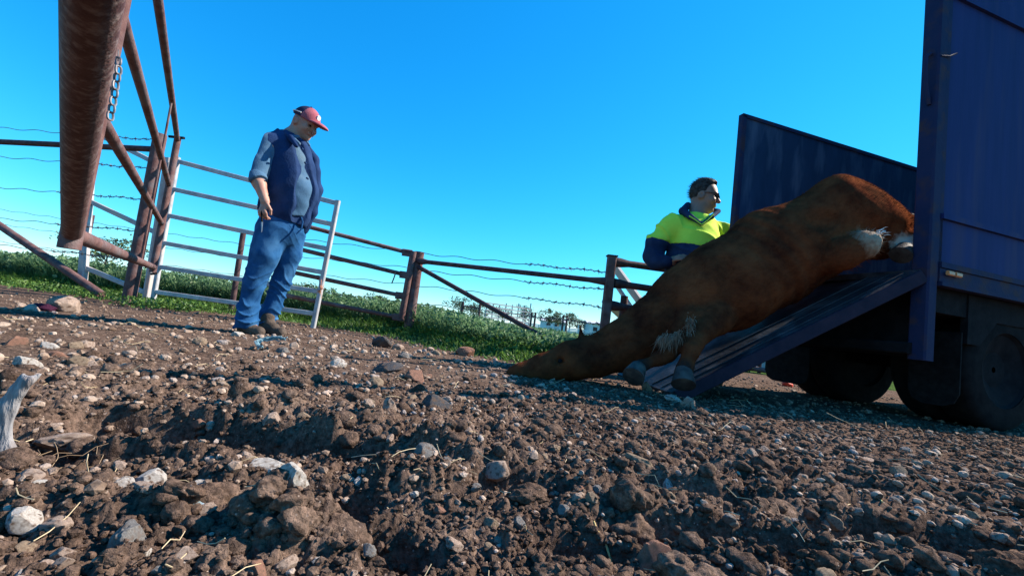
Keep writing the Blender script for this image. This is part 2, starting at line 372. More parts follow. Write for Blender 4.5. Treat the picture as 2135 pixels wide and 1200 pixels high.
KEY = [(592, 1092, .029, 'off white', 'wedge shaped white stone standing up in the left foreground soil', (.75, .7, 1.1)),
       (55, 1098, .022, 'off white', 'whitish stone at the left edge of the foreground', None),
       (150, 886, .042, 'pale pink', 'flat pinkish slab stone with fine roots across it', (1.2, .8, .45)),
       (55, 764, .034, 'off white', 'pale stone behind the weathered stump at the left edge', None),
       (158, 763, .034, 'tan', 'tan stone right of the pale stone near the left edge', None),
       (808, 872, .036, 'pale pink', 'pale pink upright stone in the middle of the churned ground', (.8, .7, 1.0)),
       (392, 968, .026, 'pale pink', 'rounded pink stone on the soil ridge below the dark hollow', None),
       (555, 998, .030, 'off white', 'white stone half sunk below the dark hollow', (1.1, .8, .6)),
       (308, 1010, .021, 'off white', 'small white stone at the foot of the left soil ridge', None),
       (258, 1158, .026, 'grey', 'grey egg shaped stone at the bottom left of the foreground', (.8, .8, 1.0)),
       (1362, 1170, .030, 'reddish brown', 'rounded reddish stone at the bottom of the foreground', (.8, .8, 1.1)),
       (876, 985, .030, 'grey', 'grey angular stone right of the pale upright stone', None),
       (706, 762, .045, 'off white', 'bright white stone on the gravel behind the churned soil', None),
       (808, 775, .075, 'dark grey', 'dark clod like rock on the gravel in the middle distance', (1.1, .8, .6)),
       (868, 792, .060, 'reddish brown', 'brick red stone beside the dark rock', None),
       (908, 860, .055, 'dark grey', 'dark grey boulder standing in the middle of the yard', (1.1, .8, .7)),
       (796, 724, .10, 'dark grey', 'black lump lying near the grass edge', (1.2, .8, .55)),
       (968, 742, .09, 'reddish brown', 'reddish rock at the edge of the grass', None),
       (1350, 812, .05, 'tan', 'tan clod at the foot of the ramp', (.7, .7, 1.0)),
       (1432, 851, .05, 'pale pink', 'pale stone on the ground below the ramp', None),
       (1405, 838, .05, 'off white', 'whitish flat stone next to the tan clod under the ramp', (1.2, .9, .5)),
       (1500, 1050, .034, 'pale pink', 'rounded pinkish stone in the right foreground hollow', (.7, .8, 1.1)),
       (1392, 1008, .018, 'off white', 'shiny white pebble in the right foreground', (.6, .6, 1.3)),
       (1815, 925, .016, 'off white', 'bright white pebble on the fine gravel before the truck', (.7, .7, 1.2)),
       (135, 648, .12, 'pale pink', 'large pale stone near the foot of the leaning brace', None),
       (1330, 985, .028, 'tan', 'long tan stone in the right foreground', (1.5, .7, .6)),
       (1040, 985, .032, 'pale pink', 'blunt pink stone left of the long tan stone', None)]
for (u, v, sz, col, lab, s3_) in KEY:
    g = gr(u, v); stone(g[0], g[1], sz, col, lab, sc3=s3_ or (1, .85, .75), lift=.7 if 'wedge' in lab else .2)
cols = ['pale pink', 'tan', 'grey', 'reddish brown', 'off white']; pr = [.36, .26, .14, .09, .15]
x, y, r = polar(1500, .5, 5.2, 54, .9); ok = y < edge_y(x) - .15; x, y, r = x[ok], y[ok], r[ok]
ok = ~((x > .4) & (y > 1.9) & (y < 4.2) & (r > 2)); x, y, r = x[ok], y[ok], r[ok]
s = np.clip(rng.lognormal(-4.45, .40, len(x)), .006, .034) * np.clip(.45 + r * .32, .5, 1.5)
o_ = np.argsort(-s / r); x, y, r, s = x[o_], y[o_], r[o_], s[o_]
SHORT = ['white wedge stone', 'whitish left edge stone', 'flat slab stone', 'pale stone behind the stalk', 'tan left stone', 'pale pink upright stone', 'pink ridge stone', 'half sunk white stone', 'small white ridge stone', 'grey egg shaped stone',
         'rounded reddish stone', 'grey angular stone', 'bright white stone', 'dark clod like rock', 'brick red stone', 'dark grey boulder', 'black lump', 'reddish rock at the grass', 'tan clod by the ramp', 'pale stone below the ramp', 'flat stone under the ramp',
         'pinkish hollow stone', 'shiny white pebble', 'bright pebble before the truck', 'large stone by the brace', 'long tan stone', 'blunt pink stone']
KG = np.array([gr(q[0], q[1])[:2] for q in KEY]); seen = {}
for k in range(270):
    c = random.choices(cols, pr)[0]; P2 = np.array((x[k], y[k])); q = int(np.argmin(np.linalg.norm((KG - P2) / max(.5, r[k]), axis=1)))
    d = P2 - KG[q]; side = ('right of' if d[0] > 0 else 'left of') if abs(d[0]) > abs(d[1]) * .6 else ('behind' if d[1] > 0 else 'in front of')
    far = 'just' if np.linalg.norm(d) < .22 * max(.7, r[k]) else 'well'; size = 'tiny' if s[k] < .014 else ('small' if s[k] < .022 else 'fist sized' if s[k] > .035 else 'larger')
    lab = f'{size} {c} stone {far} {side} the {SHORT[q]}'; seen[lab] = seen.get(lab, 0) + 1
    stone(x[k], y[k], s[k], c, lab, f'loose {c} stones on the yard')
x, y, r, s = x[270:], y[270:], r[270:], s[270:]
v1, f1 = scatter_merge([lump(2, 300 + k, .32, 5, .9) for k in range(10)], np.stack([x, y, ground_z(x, y) + s * .25], -1), s, rng)
tag(link('small_stones', fastmesh('small_stones', v1, f1, False), mat('small_stone', (0.24, 0.165, 0.115), (0.44, 0.34, 0.27), 11, .85, .4, 150, c3=(0.24, 0.21, 0.2), s3=6)), 'many small pale stones scattered over the yard', 'stones', kind='stuff')

# straw, dry stalks and rootlets on the soil
mb = MB()
for k in range(240):
    xx, yy, r_ = polar(1, .5, 4.0, 58); xx, yy, r_ = xx[0], yy[0], r_[0]
    if yy > edge_y(xx): continue
    L_ = random.uniform(.02, .09) * (0.6 + .35 * r_); a = random.uniform(0, 6.28); z0 = gz(xx, yy) + .006
    p = [(xx + math.cos(a) * L_ * (t - .5) + random.gauss(0, .025) * L_, yy + math.sin(a) * L_ * (t - .5) + random.gauss(0, .025) * L_, z0 + .35 * L_ * t * random.random()) for t in (0, .35, .7, 1)]
    mb.tube(p, .0005 + .0005 * r_ * .6, 4)
tag(mb.build('straw', mat('straw', (0.30, 0.22, 0.12), (0.55, 0.44, 0.28), 20, .8)), 'dry straw bits and rootlets lying on the soil', 'straw', kind='stuff')

# ------------------------------------------------------------------ crop field and weeds
def blades(name, x, y, h, wid, lean, mat_, seg=3, base=None):
    n = len(x); az = rng.uniform(0, 2 * np.pi, n); z0 = ground_z(x, y, False) - .01 if base is None else base
    ln = lean * rng.uniform(.3, 1.2, n) * h
    V = np.zeros((n, 2 * seg + 1, 3)); t = np.linspace(0, 1, seg + 1)
    wx = -np.sin(az); wy = np.cos(az)
    for k in range(seg + 1):
        bx = x + np.cos(az) * ln * t[k] ** 2; by = y + np.sin(az) * ln * t[k] ** 2; bz = z0 + h * (t[k] - .28 * lean * t[k] ** 3)
        ww = wid * (1 - t[k] ** 2) * (.55 + .9 * t[k])
        if k < seg:
            V[:, 2 * k] = np.stack([bx - wx * ww, by - wy * ww, bz], -1); V[:, 2 * k + 1] = np.stack([bx + wx * ww, by + wy * ww, bz], -1)
        else: V[:, 2 * seg] = np.stack([bx, by, bz], -1)
    b = (np.arange(n) * (2 * seg + 1))[:, None]; F = []
    for k in range(seg - 1):
        F.append(b + np.array([[2 * k, 2 * k + 1, 2 * k + 3]])); F.append(b + np.array([[2 * k, 2 * k + 3, 2 * k + 2]]))
    F.append(b + np.array([[2 * seg - 2, 2 * seg - 1, 2 * seg]]))
    return V.reshape(-1, 3), np.concatenate(F)
def leaves(x, y, z, sz, tilt=.8):
    n = len(x); d = rng.normal(size=(n, 3)); d[:, 2] = np.abs(d[:, 2]) * tilt; d /= np.linalg.norm(d, axis=1)[:, None]
    a = np.cross(d, rng.normal(size=(n, 3))); a /= np.linalg.norm(a, axis=1)[:, None]
    c = np.stack([x, y, z], -1); s_ = sz[:, None]; nn = np.cross(d, a)
    V = np.stack([c, c + d * s_ * .5 + a * s_ * .32 + nn * s_ * .08, c + d * s_ - nn * s_ * .12, c + d * s_ * .5 - a * s_ * .32 + nn * s_ * .08], 1).reshape(-1, 3)
    b = (np.arange(n) * 4)[:, None]
    return V, np.concatenate([b + np.array([[0, 1, 2]]), b + np.array([[0, 2, 3]])])
def leaf_mat(name, c1, c2, c3, sc_=2.5, tr=.35):
    m, t, b = nodes(name); L = t.links.new
    gi = t.nodes.new('ShaderNodeNewGeometry'); cr = t.nodes.new('ShaderNodeValToRGB'); e = cr.color_ramp.elements
    e[0].color = (*c1, 1); e[1].color = (*c3, 1); q = e.new(.55); q.color = (*c2, 1); L(gi.outputs['Random Per Island'], cr.inputs[0])
    tc = t.nodes.new('ShaderNodeTexCoord'); n = t.nodes.new('ShaderNodeTexNoise'); n.inputs['Scale'].default_value = sc_; L(tc.outputs['Object'], n.inputs['Vector'])
    r2 = t.nodes.new('ShaderNodeValToRGB'); r2.color_ramp.elements[0].color = (.65, .7, .65, 1); r2.color_ramp.elements[1].color = (1.3, 1.25, 1.1, 1); r2.color_ramp.elements[0].position = .3; r2.color_ramp.elements[1].position = .7; L(n.outputs[0], r2.inputs[0])
    mx = t.nodes.new('ShaderNodeMix'); mx.data_type = 'RGBA'; mx.blend_type = 'MULTIPLY'; mx.inputs['Factor'].default_value = 1; L(cr.outputs[0], mx.inputs['A']); L(r2.outputs[0], mx.inputs['B'])
    L(mx.outputs['Result'], b.inputs['Base Color']); b.inputs['Roughness'].default_value = .5; b.inputs['Specular IOR Level'].default_value = .35
    tl = t.nodes.new('ShaderNodeBsdfTranslucent'); L(mx.outputs['Result'], tl.inputs['Color'])
    ms = t.nodes.new('ShaderNodeMixShader'); ms.inputs[0].default_value = tr; L(b.outputs[0], ms.inputs[1]); L(tl.outputs[0], ms.inputs[2])
    L(ms.outputs[0], t.nodes['Material Output'].inputs[0]); return m
M_crop = leaf_mat('crop_leaf', (0.06, 0.13, 0.065), (0.12, 0.22, 0.105), (0.21, 0.31, 0.16), tr=.45)
M_weed = leaf_mat('weed_leaf', (0.045, 0.10, 0.02), (0.09, 0.19, 0.035), (0.16, 0.26, 0.06))
def crop_h(x, y):
    h = np.interp(x, [-9, -3, -1.4, -.6, .3, 2], [.48, .46, .46, .34, .25, .23])
    return h * (.85 + .3 * fbm(x * 1.1, y * 1.1, 3, 55))
# crop: front rows dense, thinning far off
n = 54000
y0 = 0.45 + 26 * rng.random(n) ** 2.6; fx = rng.uniform(-1.35, .62, n)
yy = 5.6 + y0; x = fx * (yy + 1.0); y = edge_y(x) + y0
ok = x < 2.2; x, y = x[ok], y[ok]
far = np.clip((y - 6) / 14, 0, 1)
h = crop_h(x, y) * rng.uniform(.7, 1.12, len(x)); wd = rng.uniform(.006, .012, len(x)) * (1 + 2.2 * far)
v1, f1 = blades('c', x, y, h, wd, .55, None)
k = rng.integers(0, len(x), 50000); hx = x[k] + rng.normal(0, .05, len(k)); hy = y[k] + rng.normal(0, .05, len(k))
zz = ground_z(hx, hy, False) + crop_h(hx, hy) * rng.random(len(k)) ** .7 * 1.0
v2, f2 = leaves(hx, hy, zz, rng.uniform(.03, .075, len(k)) * (1 + 1.5 * np.clip((hy - 6) / 14, 0, 1)))
tag(link('green_crop', fastmesh('green_crop', np.concatenate([v1, v2]), np.concatenate([f1, f2 + len(v1)]), False), M_crop), 'dense green leafy crop standing in the field behind the fences', 'crop', kind='stuff')
# weeds and grass along the yard edge
n = 30000; x = rng.uniform(-8.5, 2.2, n); d = rng.normal(.35, .28, n); y = edge_y(x) + d
h = (.05 + .20 * np.clip(d + .2, 0, .8)) * rng.uniform(.5, 1.4, n) * (.5 + .9 * fbm(x * 2, y * 2, 3, 91)) * 1.25
v1, f1 = blades('w', x, y, h, rng.uniform(.003, .007, n), .9, None)
n2_ = 30000; x = rng.uniform(-8.5, 1.4, n2_); d = rng.normal(.4, .26, n2_); y = edge_y(x) + d
zz = ground_z(x, y, False) + np.clip(d + .15, .02, .9) * .30 * rng.random(n2_)
v2, f2 = leaves(x, y, zz, rng.uniform(.02, .05, n2_))
px = [(np.array((rng.normal(cx, sx, 900), rng.normal(cy, sy, 900)))) for cx, cy, sx, sy in [(gr(355, 645)[0], 5.2, .22, .25), (-4.2, 5.5, .4, .2), (-5.6, 5.9, .6, .2), (1.9, 7.3, .5, .2), (2.6, 7.4, .5, .2)]]
px = np.concatenate(px, 1)
v3, f3 = leaves(px[0], px[1], ground_z(px[0], px[1], False) + rng.random(px.shape[1]) * .10, rng.uniform(.02, .045, px.shape[1]))
tag(link('weeds', fastmesh('weeds', np.concatenate([v1, v2, v3]), np.concatenate([f1, f2 + len(v1), f3 + len(v1) + len(v2)]), False), M_weed), 'bright green weeds and grass along the edge of the yard', 'weeds', kind='stuff')

# ------------------------------------------------------------------ fences and gates
def vpost(p, ztop, zbot=-.05): return [np.array((p[0], p[1], zbot)), np.array((p[0], p[1], ztop))]
def wire_pts(p0, p1, n=40, amp=.008, sag=.0, ph=0.0):
    p0 = np.array(p0); p1 = np.array(p1); L_ = np.linalg.norm(p1 - p0); out = []
    for k in range(n + 1):
        t = k / n; q = p0 + (p1 - p0) * t
        out.append(q + np.array((0, 0, amp * math.sin(t * L_ * 12 + ph) - sag * 4 * t * (1 - t))))
    return out
def barbed(name, p0, p1, parent, r=.0042, barbs=True, amp=.009, sag=.02, twist=True):
    mb = MB(); ph = random.random() * 6
    pts = wire_pts(p0, p1, 60, amp, sag, ph); mb.tube(pts, r, 5)
    if barbs:
        L_ = np.linalg.norm(np.array(p1) - np.array(p0)); nb = int(L_ / .14)
        if twist:
            q = [p + np.array((0, 0, .012 * math.sin(k * 1.3))) + np.array((0, .006 * math.cos(k * 1.3), 0)) for k, p in enumerate(pts)]
            mb.tube(q, r * .8, 4)
        for b in range(nb):
            c = pts[int((b + .5) / nb * 60)]
            for s_ in (-1, 1):
                d = np.array((random.gauss(0, .5), random.gauss(0, .4), s_ * 1.0)); d /= np.linalg.norm(d)
                mb.tube([c - d * .022, c + d * .028], r * .55, 4)
            mb.tube([c - np.array((.012, 0, 0)), c + np.array((.012, 0, 0))], r * 2.0, 6)
    return mb.build(name, M_wire, parent)

# --- rusty pipe gate swung towards the camera
YF = 5.0
zr = [at(356, 290, YF)[2], at(350, 385, YF)[2], at(332, 465, YF)[2], at(314, 556, YF)[2]]
def y_for(u, v, z):
    x_, y_, z_ = _ray(u, v); t = (z - CZ) / z_; return np.array((x_ * t, y_ * t, z))
J = y_for(150, 487, zr[3])
Fst = at(344, 430, YF); Fst = np.array((Fst[0], YF, 0))
gate = empty('pipe_gate', 'rusty brown pipe gate swung open towards the camera at the left', 'gate', (Fst[0], Fst[1], 0))
mb = MB(); mb.tube([(Fst[0], Fst[1], zr[3] - .06), (Fst[0], Fst[1], zr[0] + .035)], .034, 14); mb.build('hinge_stile', M_rust, gate)
mb = MB(); mb.tube([(J[0], J[1], zr[3] - .06), (J[0], J[1], zr[0] + .03)], .036, 14); mb.build('end_stile', M_rust, gate)
for q, zz_ in enumerate(zr):
    mb = MB(); mb.tube([(J[0], J[1], zz_), (Fst[0], Fst[1], zz_)], .026 if q < 3 else .031, 14); mb.build('rail', M_rust, gate)
t_ = .66
rp = J + (Fst - J) * t_
mb = MB(); mb.tube([(rp[0], rp[1], zr[3]), (rp[0], rp[1], zr[0])], .009, 8); mb.build('stay_rod', M_rust, gate)
mb = MB(); mb.tube([(Fst[0] - .14, Fst[1] + .05, zr[0] + .045), (Fst[0] + .07, Fst[1], zr[0] + .03)], .016, 8); mb.build('hinge_pin', M_black, gate); mb = MB()
mb.tube([(Fst[0] - .17, Fst[1] + .2, zr[3] - .075), (Fst[0] + .04, Fst[1], zr[3] - .065)], .014, 8); mb.build('hinge_pin', M_black, gate)
# heavy bar running from the gate's lower corner over to the right of the gate
Q = at(192, 0, .56)
bar_end = J + (Q - J) * 1.32
mb = MB(); nb = 40
mb.tube([J + (bar_end - J) * (k / nb) for k in range(nb + 1)], .0315, 28)
M_bar = mat('scuffed_rusty_bar', (0.08, 0.040, 0.036), (0.125, 0.07, 0.06), 30, .65, .2, 160, c3=(0.19, 0.135, 0.12), s3=60)
mb.build('heavy_bar', M_bar, gate)
# --- chain hanging off the gate
ch = empty('chain', 'short steel chain hanging from the rusty gate', 'chain', tuple(at(235, 130, 1.72)))
def link_ring(mb, c, axis, side, L_=.030, W=.017, r=.0042):
    axis = np.array(axis) / np.linalg.norm(axis); side = np.array(side) / np.linalg.norm(side)
    pts = []
    for k in range(17):
        th = 2 * math.pi * k / 16; cx = math.cos(th); sx = math.sin(th)
        pts.append(np.array(c) + axis * (L_ * .55 * np.sign(cx) * abs(cx) ** .7) + side * (W * .6 * np.sign(sx) * abs(sx) ** .7))
    mb.tube(pts, r, 7, cap=False)
cp = [(246, 128), (247, 146), (244, 162), (241, 178), (239, 195), (236, 211), (233, 227), (230, 242)]
for k, (u, v) in enumerate(cp):
    mb = MB(); sd = (1, .15, 0) if k % 2 == 0 else (.25, 1, 0); link_ring(mb, at(u, v, 1.72), (-.15, 0, 1), sd); mb.build('chain_link', M_chain, ch)
for k, (u, v) in enumerate([(228, 183), (216, 186)]):
    mb = MB(); link_ring(mb, at(u, v, 1.74), (1, 0, .15), (0, .3, 1) if k else (.2, 1, .2)); mb.build('chain_link', M_chain, ch)
mb = MB(); mb.tube([at(246, 128, 1.72), at(247, 104, 1.72)], .002, 6); mb.build('hook_wire', M_chain, ch)

# --- strainer post with rail, brace and barbed wire on the left
P1 = np.array((gr(272, 632)[0] * 5.3 / 5.56, 5.3, 0)); P1[0] = at(300, 460, 5.3)[0]
wf = empty('wire_fence', 'barbed wire fence with heavy rusty strainer post, rail and brace at the left', 'fence', tuple(P1))
mb = MB(); zt = at(333, 280, 5.3)[2]; mb.tube(vpost(P1, zt), .070, 18); mb.build('strainer_post', M_rust, wf)
LX = at(-60, 300, 5.9)
mb = MB(); e = at(318, 311, 5.3); mb.tube([at(-160, 288, 5.9), e], .035, 12); mb.build('rail', M_rustdark, wf)
mb = MB(); mb.tube([at(-160, 362, 6.3), at(212, 614, 5.45)], .045, 12); mb.build('brace', M_rust, wf)
for (v0, v1_, vx, y1_) in [(268, 293, 335, 5.25), (329, 352, 322, 5.25), (392, 416, 308, 5.25), (456, 482, 300, 5.25), (508, 541, 285, 5.25)]:
    a = at(-160, v0 - 14, 5.9); b_ = at(vx, v1_, y1_); mid = a + (b_ - a) * .62
    barbed('wire', a, mid, wf, .0042, False, .010, .0); barbed('wire', mid, b_, wf, .0040, True, .006, .0)
for (v0, v1_) in [(432, 486), (463, 515), (499, 552), (520, 575)]:
    barbed('wire', at(-160, v0 - 18, 8.2), at(540, v1_ + 28, 7.0), wf, .0042, False, .010, .0)
# far steel pickets behind
for (u, vt, Y) in [(192, 448, 7.6)]:
    p = at(u, vt, Y); mb = MB(); mb.bar((p[0], p[1], -.05), p, .06, .05, (0, 1, 0)); mb.build('picket', M_rustdark, wf)

def panel_gate(name, label, TL, BL, TR, BR, vl, vr, YL, YR, mat_, bw, bt, stile_w, mid=None, cat='gate', leg=True):
    """TL.. are stile end pixels, vl/vr the rail ends on each stile"""
    base = at(*BR, YR); root = empty(name, label, cat, (float(base[0]), float(base[1]), 0))
    for (t, b, Y) in ((TL, BL, YL), (TR, BR, YR)):
        mb = MB(); mb.bar(at(*b, Y), at(*t, Y), stile_w, stile_w, (0, 1, 0), stile_w * .15); mb.build('stile', mat_, root)
    for a, c in zip(vl, vr):
        fa = (a - TL[1]) / (BL[1] - TL[1]); fc = (c - TR[1]) / (BR[1] - TR[1])
        p = at(TL[0] + (BL[0] - TL[0]) * fa, a, YL); q = at(TR[0] + (BR[0] - TR[0]) * fc, c, YR)
        mb = MB(); mb.bar(p, q, bt, bw, (0, 0, 1), bt * .2); mb.build('rail', mat_, root)
    if mid:
        mb = MB(); mb.bar(at(*mid[0], (YL + YR) / 2), at(*mid[1], (YL + YR) / 2), .03, .03, (0, 1, 0)); mb.build('stay', mat_, root)
    return root
wg = panel_gate('stock_panel', 'pale galvanised six rail stock panel behind the man in denim', (371, 328), (318, 632), (705, 418), (652, 686),
           [336, 394, 449, 506, 556, 608], [424, 468, 519, 568, 608, 654], 5.35, 4.98, M_galv, .052, .03, .048)
mb = MB(); c = at(668, 600, 4.96)
for k in range(14):
    d = np.array([random.gauss(0, .02), random.gauss(0, .01), random.gauss(0, .05)]); mb.tube([c + d, c + d * .4 + np.array((.015, -.02, -.02)), c - d + np.array((.0, 0, -.02))], .003, 4)
tag(mb.build('twine_knot', mat('orange_twine', (.5, .2, .12), (.62, .34, .22), 30, .9)), 'faded orange twine knotted round the end of the pale panel', 'twine')
# sagging pale panel behind the strainer post
wg2 = panel_gate('stock_panel', 'pale galvanised panel leaning down behind the heavy strainer post', (196, 250), (172, 585), (352, 330), (305, 632),
           [275, 418, 556], [352, 486, 612], 5.75, 5.9, M_galv, .06, .035, .085)
# pale panel's hinge post pair
mb = MB(); mb.bar(at(304, 628, 5.5), at(352, 340, 5.5), .05, .05, (0, 1, 0), .006)
tag(mb.build('gate_post', M_galv), 'slim pale post beside the left end of the six rail panel', 'post')
# rusty picket behind the six rail panel
for (u, vt, ub, vb, lab) in [(507, 487, 481, 655, 'rusty steel post behind the six rail panel, left of the man in denim')]:
    mb = MB(); mb.tube([at(ub, vb, 6.0), at(u, vt, 6.0)], .036, 10); tag(mb.build('steel_post', M_rustdark), lab, 'post')

# --- rusty four rail pipe gate closing on the double post
rg = empty('pipe_gate', 'closed rusty four rail pipe gate right of the man in denim', 'gate', tuple(gr(845, 702)))
YL, YR = 5.15, 5.52
for (a, b_) in [((618, 466), (856, 528)), ((607, 515), (851, 574)), ((594, 564), (842, 617)), ((583, 613), (836, 662))]:
    mb = MB(); mb.tube([at(*a, YL), at(*b_, YR)], .025, 12); mb.build('rail', M_rust, rg)
    p = at(*b_, YR - .01); mb = MB(); mb.bar(p - np.array((.10, 0.02, -.0)), p + np.array((.02, 0, 0)), .05, .085, (0, 0, 1), .01); mb.build('end_plate', M_rust, rg)
mb = MB(); mb.tube([at(618, 460, YL), at(581, 620, YL)], .034, 12); mb.build('stile', M_rustdark, rg)
mb = MB(); mb.tube([at(862, 524, YR), at(836, 668, YR)], .040, 14); mb.build('stile', M_rust, rg)
mb = MB(); mb.tube([at(825, 568, 5.44), at(821, 580, 5.44), at(817, 590, 5.44)], .008, 6); mb.build('tie_wire', M_wire, rg)
# --- middle fence
mf = empty('rail_fence', 'rusty rail and barbed wire fence between two posts behind the horse', 'fence', tuple(gr(845, 702)))
Pm = at(862, 614, 5.6)
mb = MB(); mb.tube([(Pm[0], 5.6, -.05), (Pm[0], 5.6, at(872, 525, 5.6)[2])], .062, 14); mb.build('post', M_rust, mf)
Pr = at(1268, 610, 4.45); Pr_top = at(1276, 535, 4.45)[2]
mb = MB(); mb.bar((Pr[0], 4.45, -.05), (Pr[0], 4.45, Pr_top), .085, .085, (0, 1, 0), .01); mb.build('post', M_rust, mf)
mb = MB(); mb.bar((Pr[0] - .052, 4.45, Pr_top + .006), (Pr[0] + .052, 4.45, Pr_top + .006), .10, .012); mb.build('post_cap', M_rustdark, mf)
mb = MB(); a = at(872, 544, 5.56); b_ = at(1268, 587, 4.45); mb.tube([a, a + (b_ - a) * .03, a + (b_ - a) * .06, a + (b_ - a) * .92, b_], [.04, .04, .027, .027, .045], 12); mb.build('rail', M_rustdark, mf)
mb = MB(); mb.tube([at(872, 556, 5.55), at(1150, 712, 4.72), at(1185, 735, 4.62)], .027, 12); mb.build('brace', M_rustdark, mf)
for (a, b_, brb) in [((872, 528), (1264, 567), 1), ((868, 563), (1264, 604), 1), ((862, 594), (1264, 641), 1), ((858, 631), (1262, 676), 1)]:
    p, q = at(*a, 5.6), at(*b_, 4.45); m_ = p + (q - p) * .62
    barbed('wire', p, m_, mf, .0042, False, .010, .0); barbed('wire', m_, q, mf, .0040, True, .006, .0)
for (a, b_) in [((560, 490), (856, 526)), ((560, 528), (853, 558)), ((560, 562), (851, 593)), ((560, 597), (851, 630))]:
    barbed('wire', at(*a, 6.1), at(*b_, 5.65), mf, .0040, False, .010, .0)
# --- fence going on to the right, behind the man in the yellow top
rf = empty('rail_fence', 'dark three rail fence behind the man in the yellow top', 'fence', (Pr[0] + .06, 4.5, 0))
for (a, b_, r_) in [((1282, 546), (1560, 585), .034), ((1280, 590), (1560, 632), .034), ((1272, 636), (1560, 680), .034)]:
    p = at(*a, 4.47); q = at(*b_, 4.75); mb = MB(); mb.tube([p, p + (q - p) * .04, p + (q - p) * .10, q], [.05, .048, r_, r_], 12); mb.build('rail', M_rustdark, rf)
p = at(1304, 600, 4.62); mb = MB(); mb.tube([(p[0], 4.62, -.02), (p[0], 4.62, at(1304, 617, 4.62)[2])], .038, 10); mb.build('post', M_rustdark, rf)
pg = empty('ramp_board', 'pale weathered boards sloping down behind the dark rail fence', 'boards', tuple(gr(1300, 760)))
for (a, b_, wd_) in [((1276, 548), (1372, 680), .10), ((1262, 626), (1330, 690), .10), ((1270, 572), (1350, 690), .035)]:
    p, q = at(*a, 5.0), at(*b_, 5.3); mb = MB(); mb.bar(p, q, .04, wd_, (.25, -.9, .35), .004); mb.build('board', M_farwhite, pg)

# ------------------------------------------------------------------ far things: yards, sheds, trees
M_farrail = mat('far_yard_steel', (0.30, 0.29, 0.30), (0.5, 0.49, 0.48), 2, .7)
def yard(name, label, u0, u1, Y, v0, v1, nposts, rails, mt, r=.05):
    p = at((u0 + u1) / 2, (v0 + v1) / 2, Y); root = empty(name, label, 'stockyard', (p[0], Y, 0))
    for k in range(nposts):
        t = k / (nposts - 1); q = at(u0 + (u1 - u0) * t, v0, Y); mb = MB(); mb.bar((q[0], Y + 2 * t, -.05), (q[0], Y + 2 * t, q[2] + .1 * math.sin(k * 3)), r * 1.6, r * 1.6, (0, 1, 0)); mb.build('post', mt, root)
    a = at(u0, v0, Y); b = at(u1, v0, Y)
    for k in range(rails):
        f = .12 + .8 * k / max(1, rails - 1); mb = MB(); mb.bar((a[0], Y - .06, a[2] * f + .15), (b[0], Y + 1.94, a[2] * f + .15), r, r * 1.6); mb.build('rail', mt, root)
    return root
yard('stockyard', 'pale steel stockyard panels far behind the fence brace', 1015, 1110, 30, 632, 690, 8, 6, M_farrail)
yard('stockyard', 'pale rail yard further right behind the field', 1095, 1270, 38, 676, 700, 7, 4, M_farwhite)
def loading(name, label, u, vt, Y, wpx):
    p = at(u, vt, Y); q = at(u + wpx, vt, Y); root = empty(name, label, 'frame', (p[0], Y, 0))
    for c in (p, q):
        mb = MB(); mb.tube([(c[0], Y, -.05), (c[0], Y, p[2])], .06, 8); mb.build('post', M_rustdark, root)
    mb = MB(); mb.tube([(p[0], Y, p[2] - .25), (q[0], Y, p[2] - .25)], .04, 8); mb.build('crossbar', M_rustdark, root); return root
loading('post_frame', 'left of two narrow post frames in the far yard', 1109, 650, 26, 8)
loading('post_frame', 'right of two narrow post frames in the far yard', 1175, 657, 26, 8)
loading('tall_gate', 'tall thin gate frame standing far out in the field', 966, 628, 24, 36)
def shed(name, label, u, v, Y, wm, dm, hm, wallm, roofm):
    p = gr(u, 700)  # direction only
    x0 = at(u, v, Y)[0]; root = empty(name, label, 'shed', (x0, Y, 0))
    mb = MB(); mb.prism([(x0, Y, 0), (x0 + wm, Y, 0), (x0 + wm, Y, hm), (x0, Y, hm)], (0, dm, 0)); mb.build('wall', wallm, root, False)
    mb = MB(); mb.prism([(x0 - .4, Y - .4, hm), (x0 - .4, Y + dm / 2, hm + wm * .12), (x0 - .4, Y + dm + .4, hm), (x0 - .4, Y + dm + .4, hm + .12), (x0 - .4, Y + dm / 2, hm + wm * .12 + .14), (x0 - .4, Y - .4, hm + .12)], (wm + .8, 0, 0)); mb.build('roof', roofm, root, False)
    for k in range(2):
        xx = x0 + wm * (.2 + .35 * k); mb = MB(); mb.prism([(xx, Y - .03, .1), (xx + wm * .18, Y - .03, .1), (xx + wm * .18, Y - .03, hm * .75), (xx, Y - .03, hm * .75)], (0, .05, 0)); mb.build('door', M_rustdark, root, False)
M_shedw = mat('shed_wall', (0.62, 0.62, 0.6), (0.75, 0.74, 0.72), .5, .7); M_shedr = mat('shed_roof', (0.42, 0.45, 0.5), (0.55, 0.57, 0.6), .5, .5)
shed('shed', 'small white shed on the horizon right of the far frames', 1128, 685, 170, 9, 7, 3.0, M_shedw, M_shedr)
shed('shed', 'low grey roofed shed on the horizon above the horse head', 1226, 690, 95, 5, 6, 2.4, M_shedw, M_shedr)
M_treeleaf = leaf_mat('tree_leaf', (0.035, 0.06, 0.025), (0.06, 0.095, 0.035), (0.09, 0.13, 0.05), .4, .2)
M_bark = mat('bark', (0.10, 0.08, 0.06), (0.2, 0.16, 0.13), 4, .9)
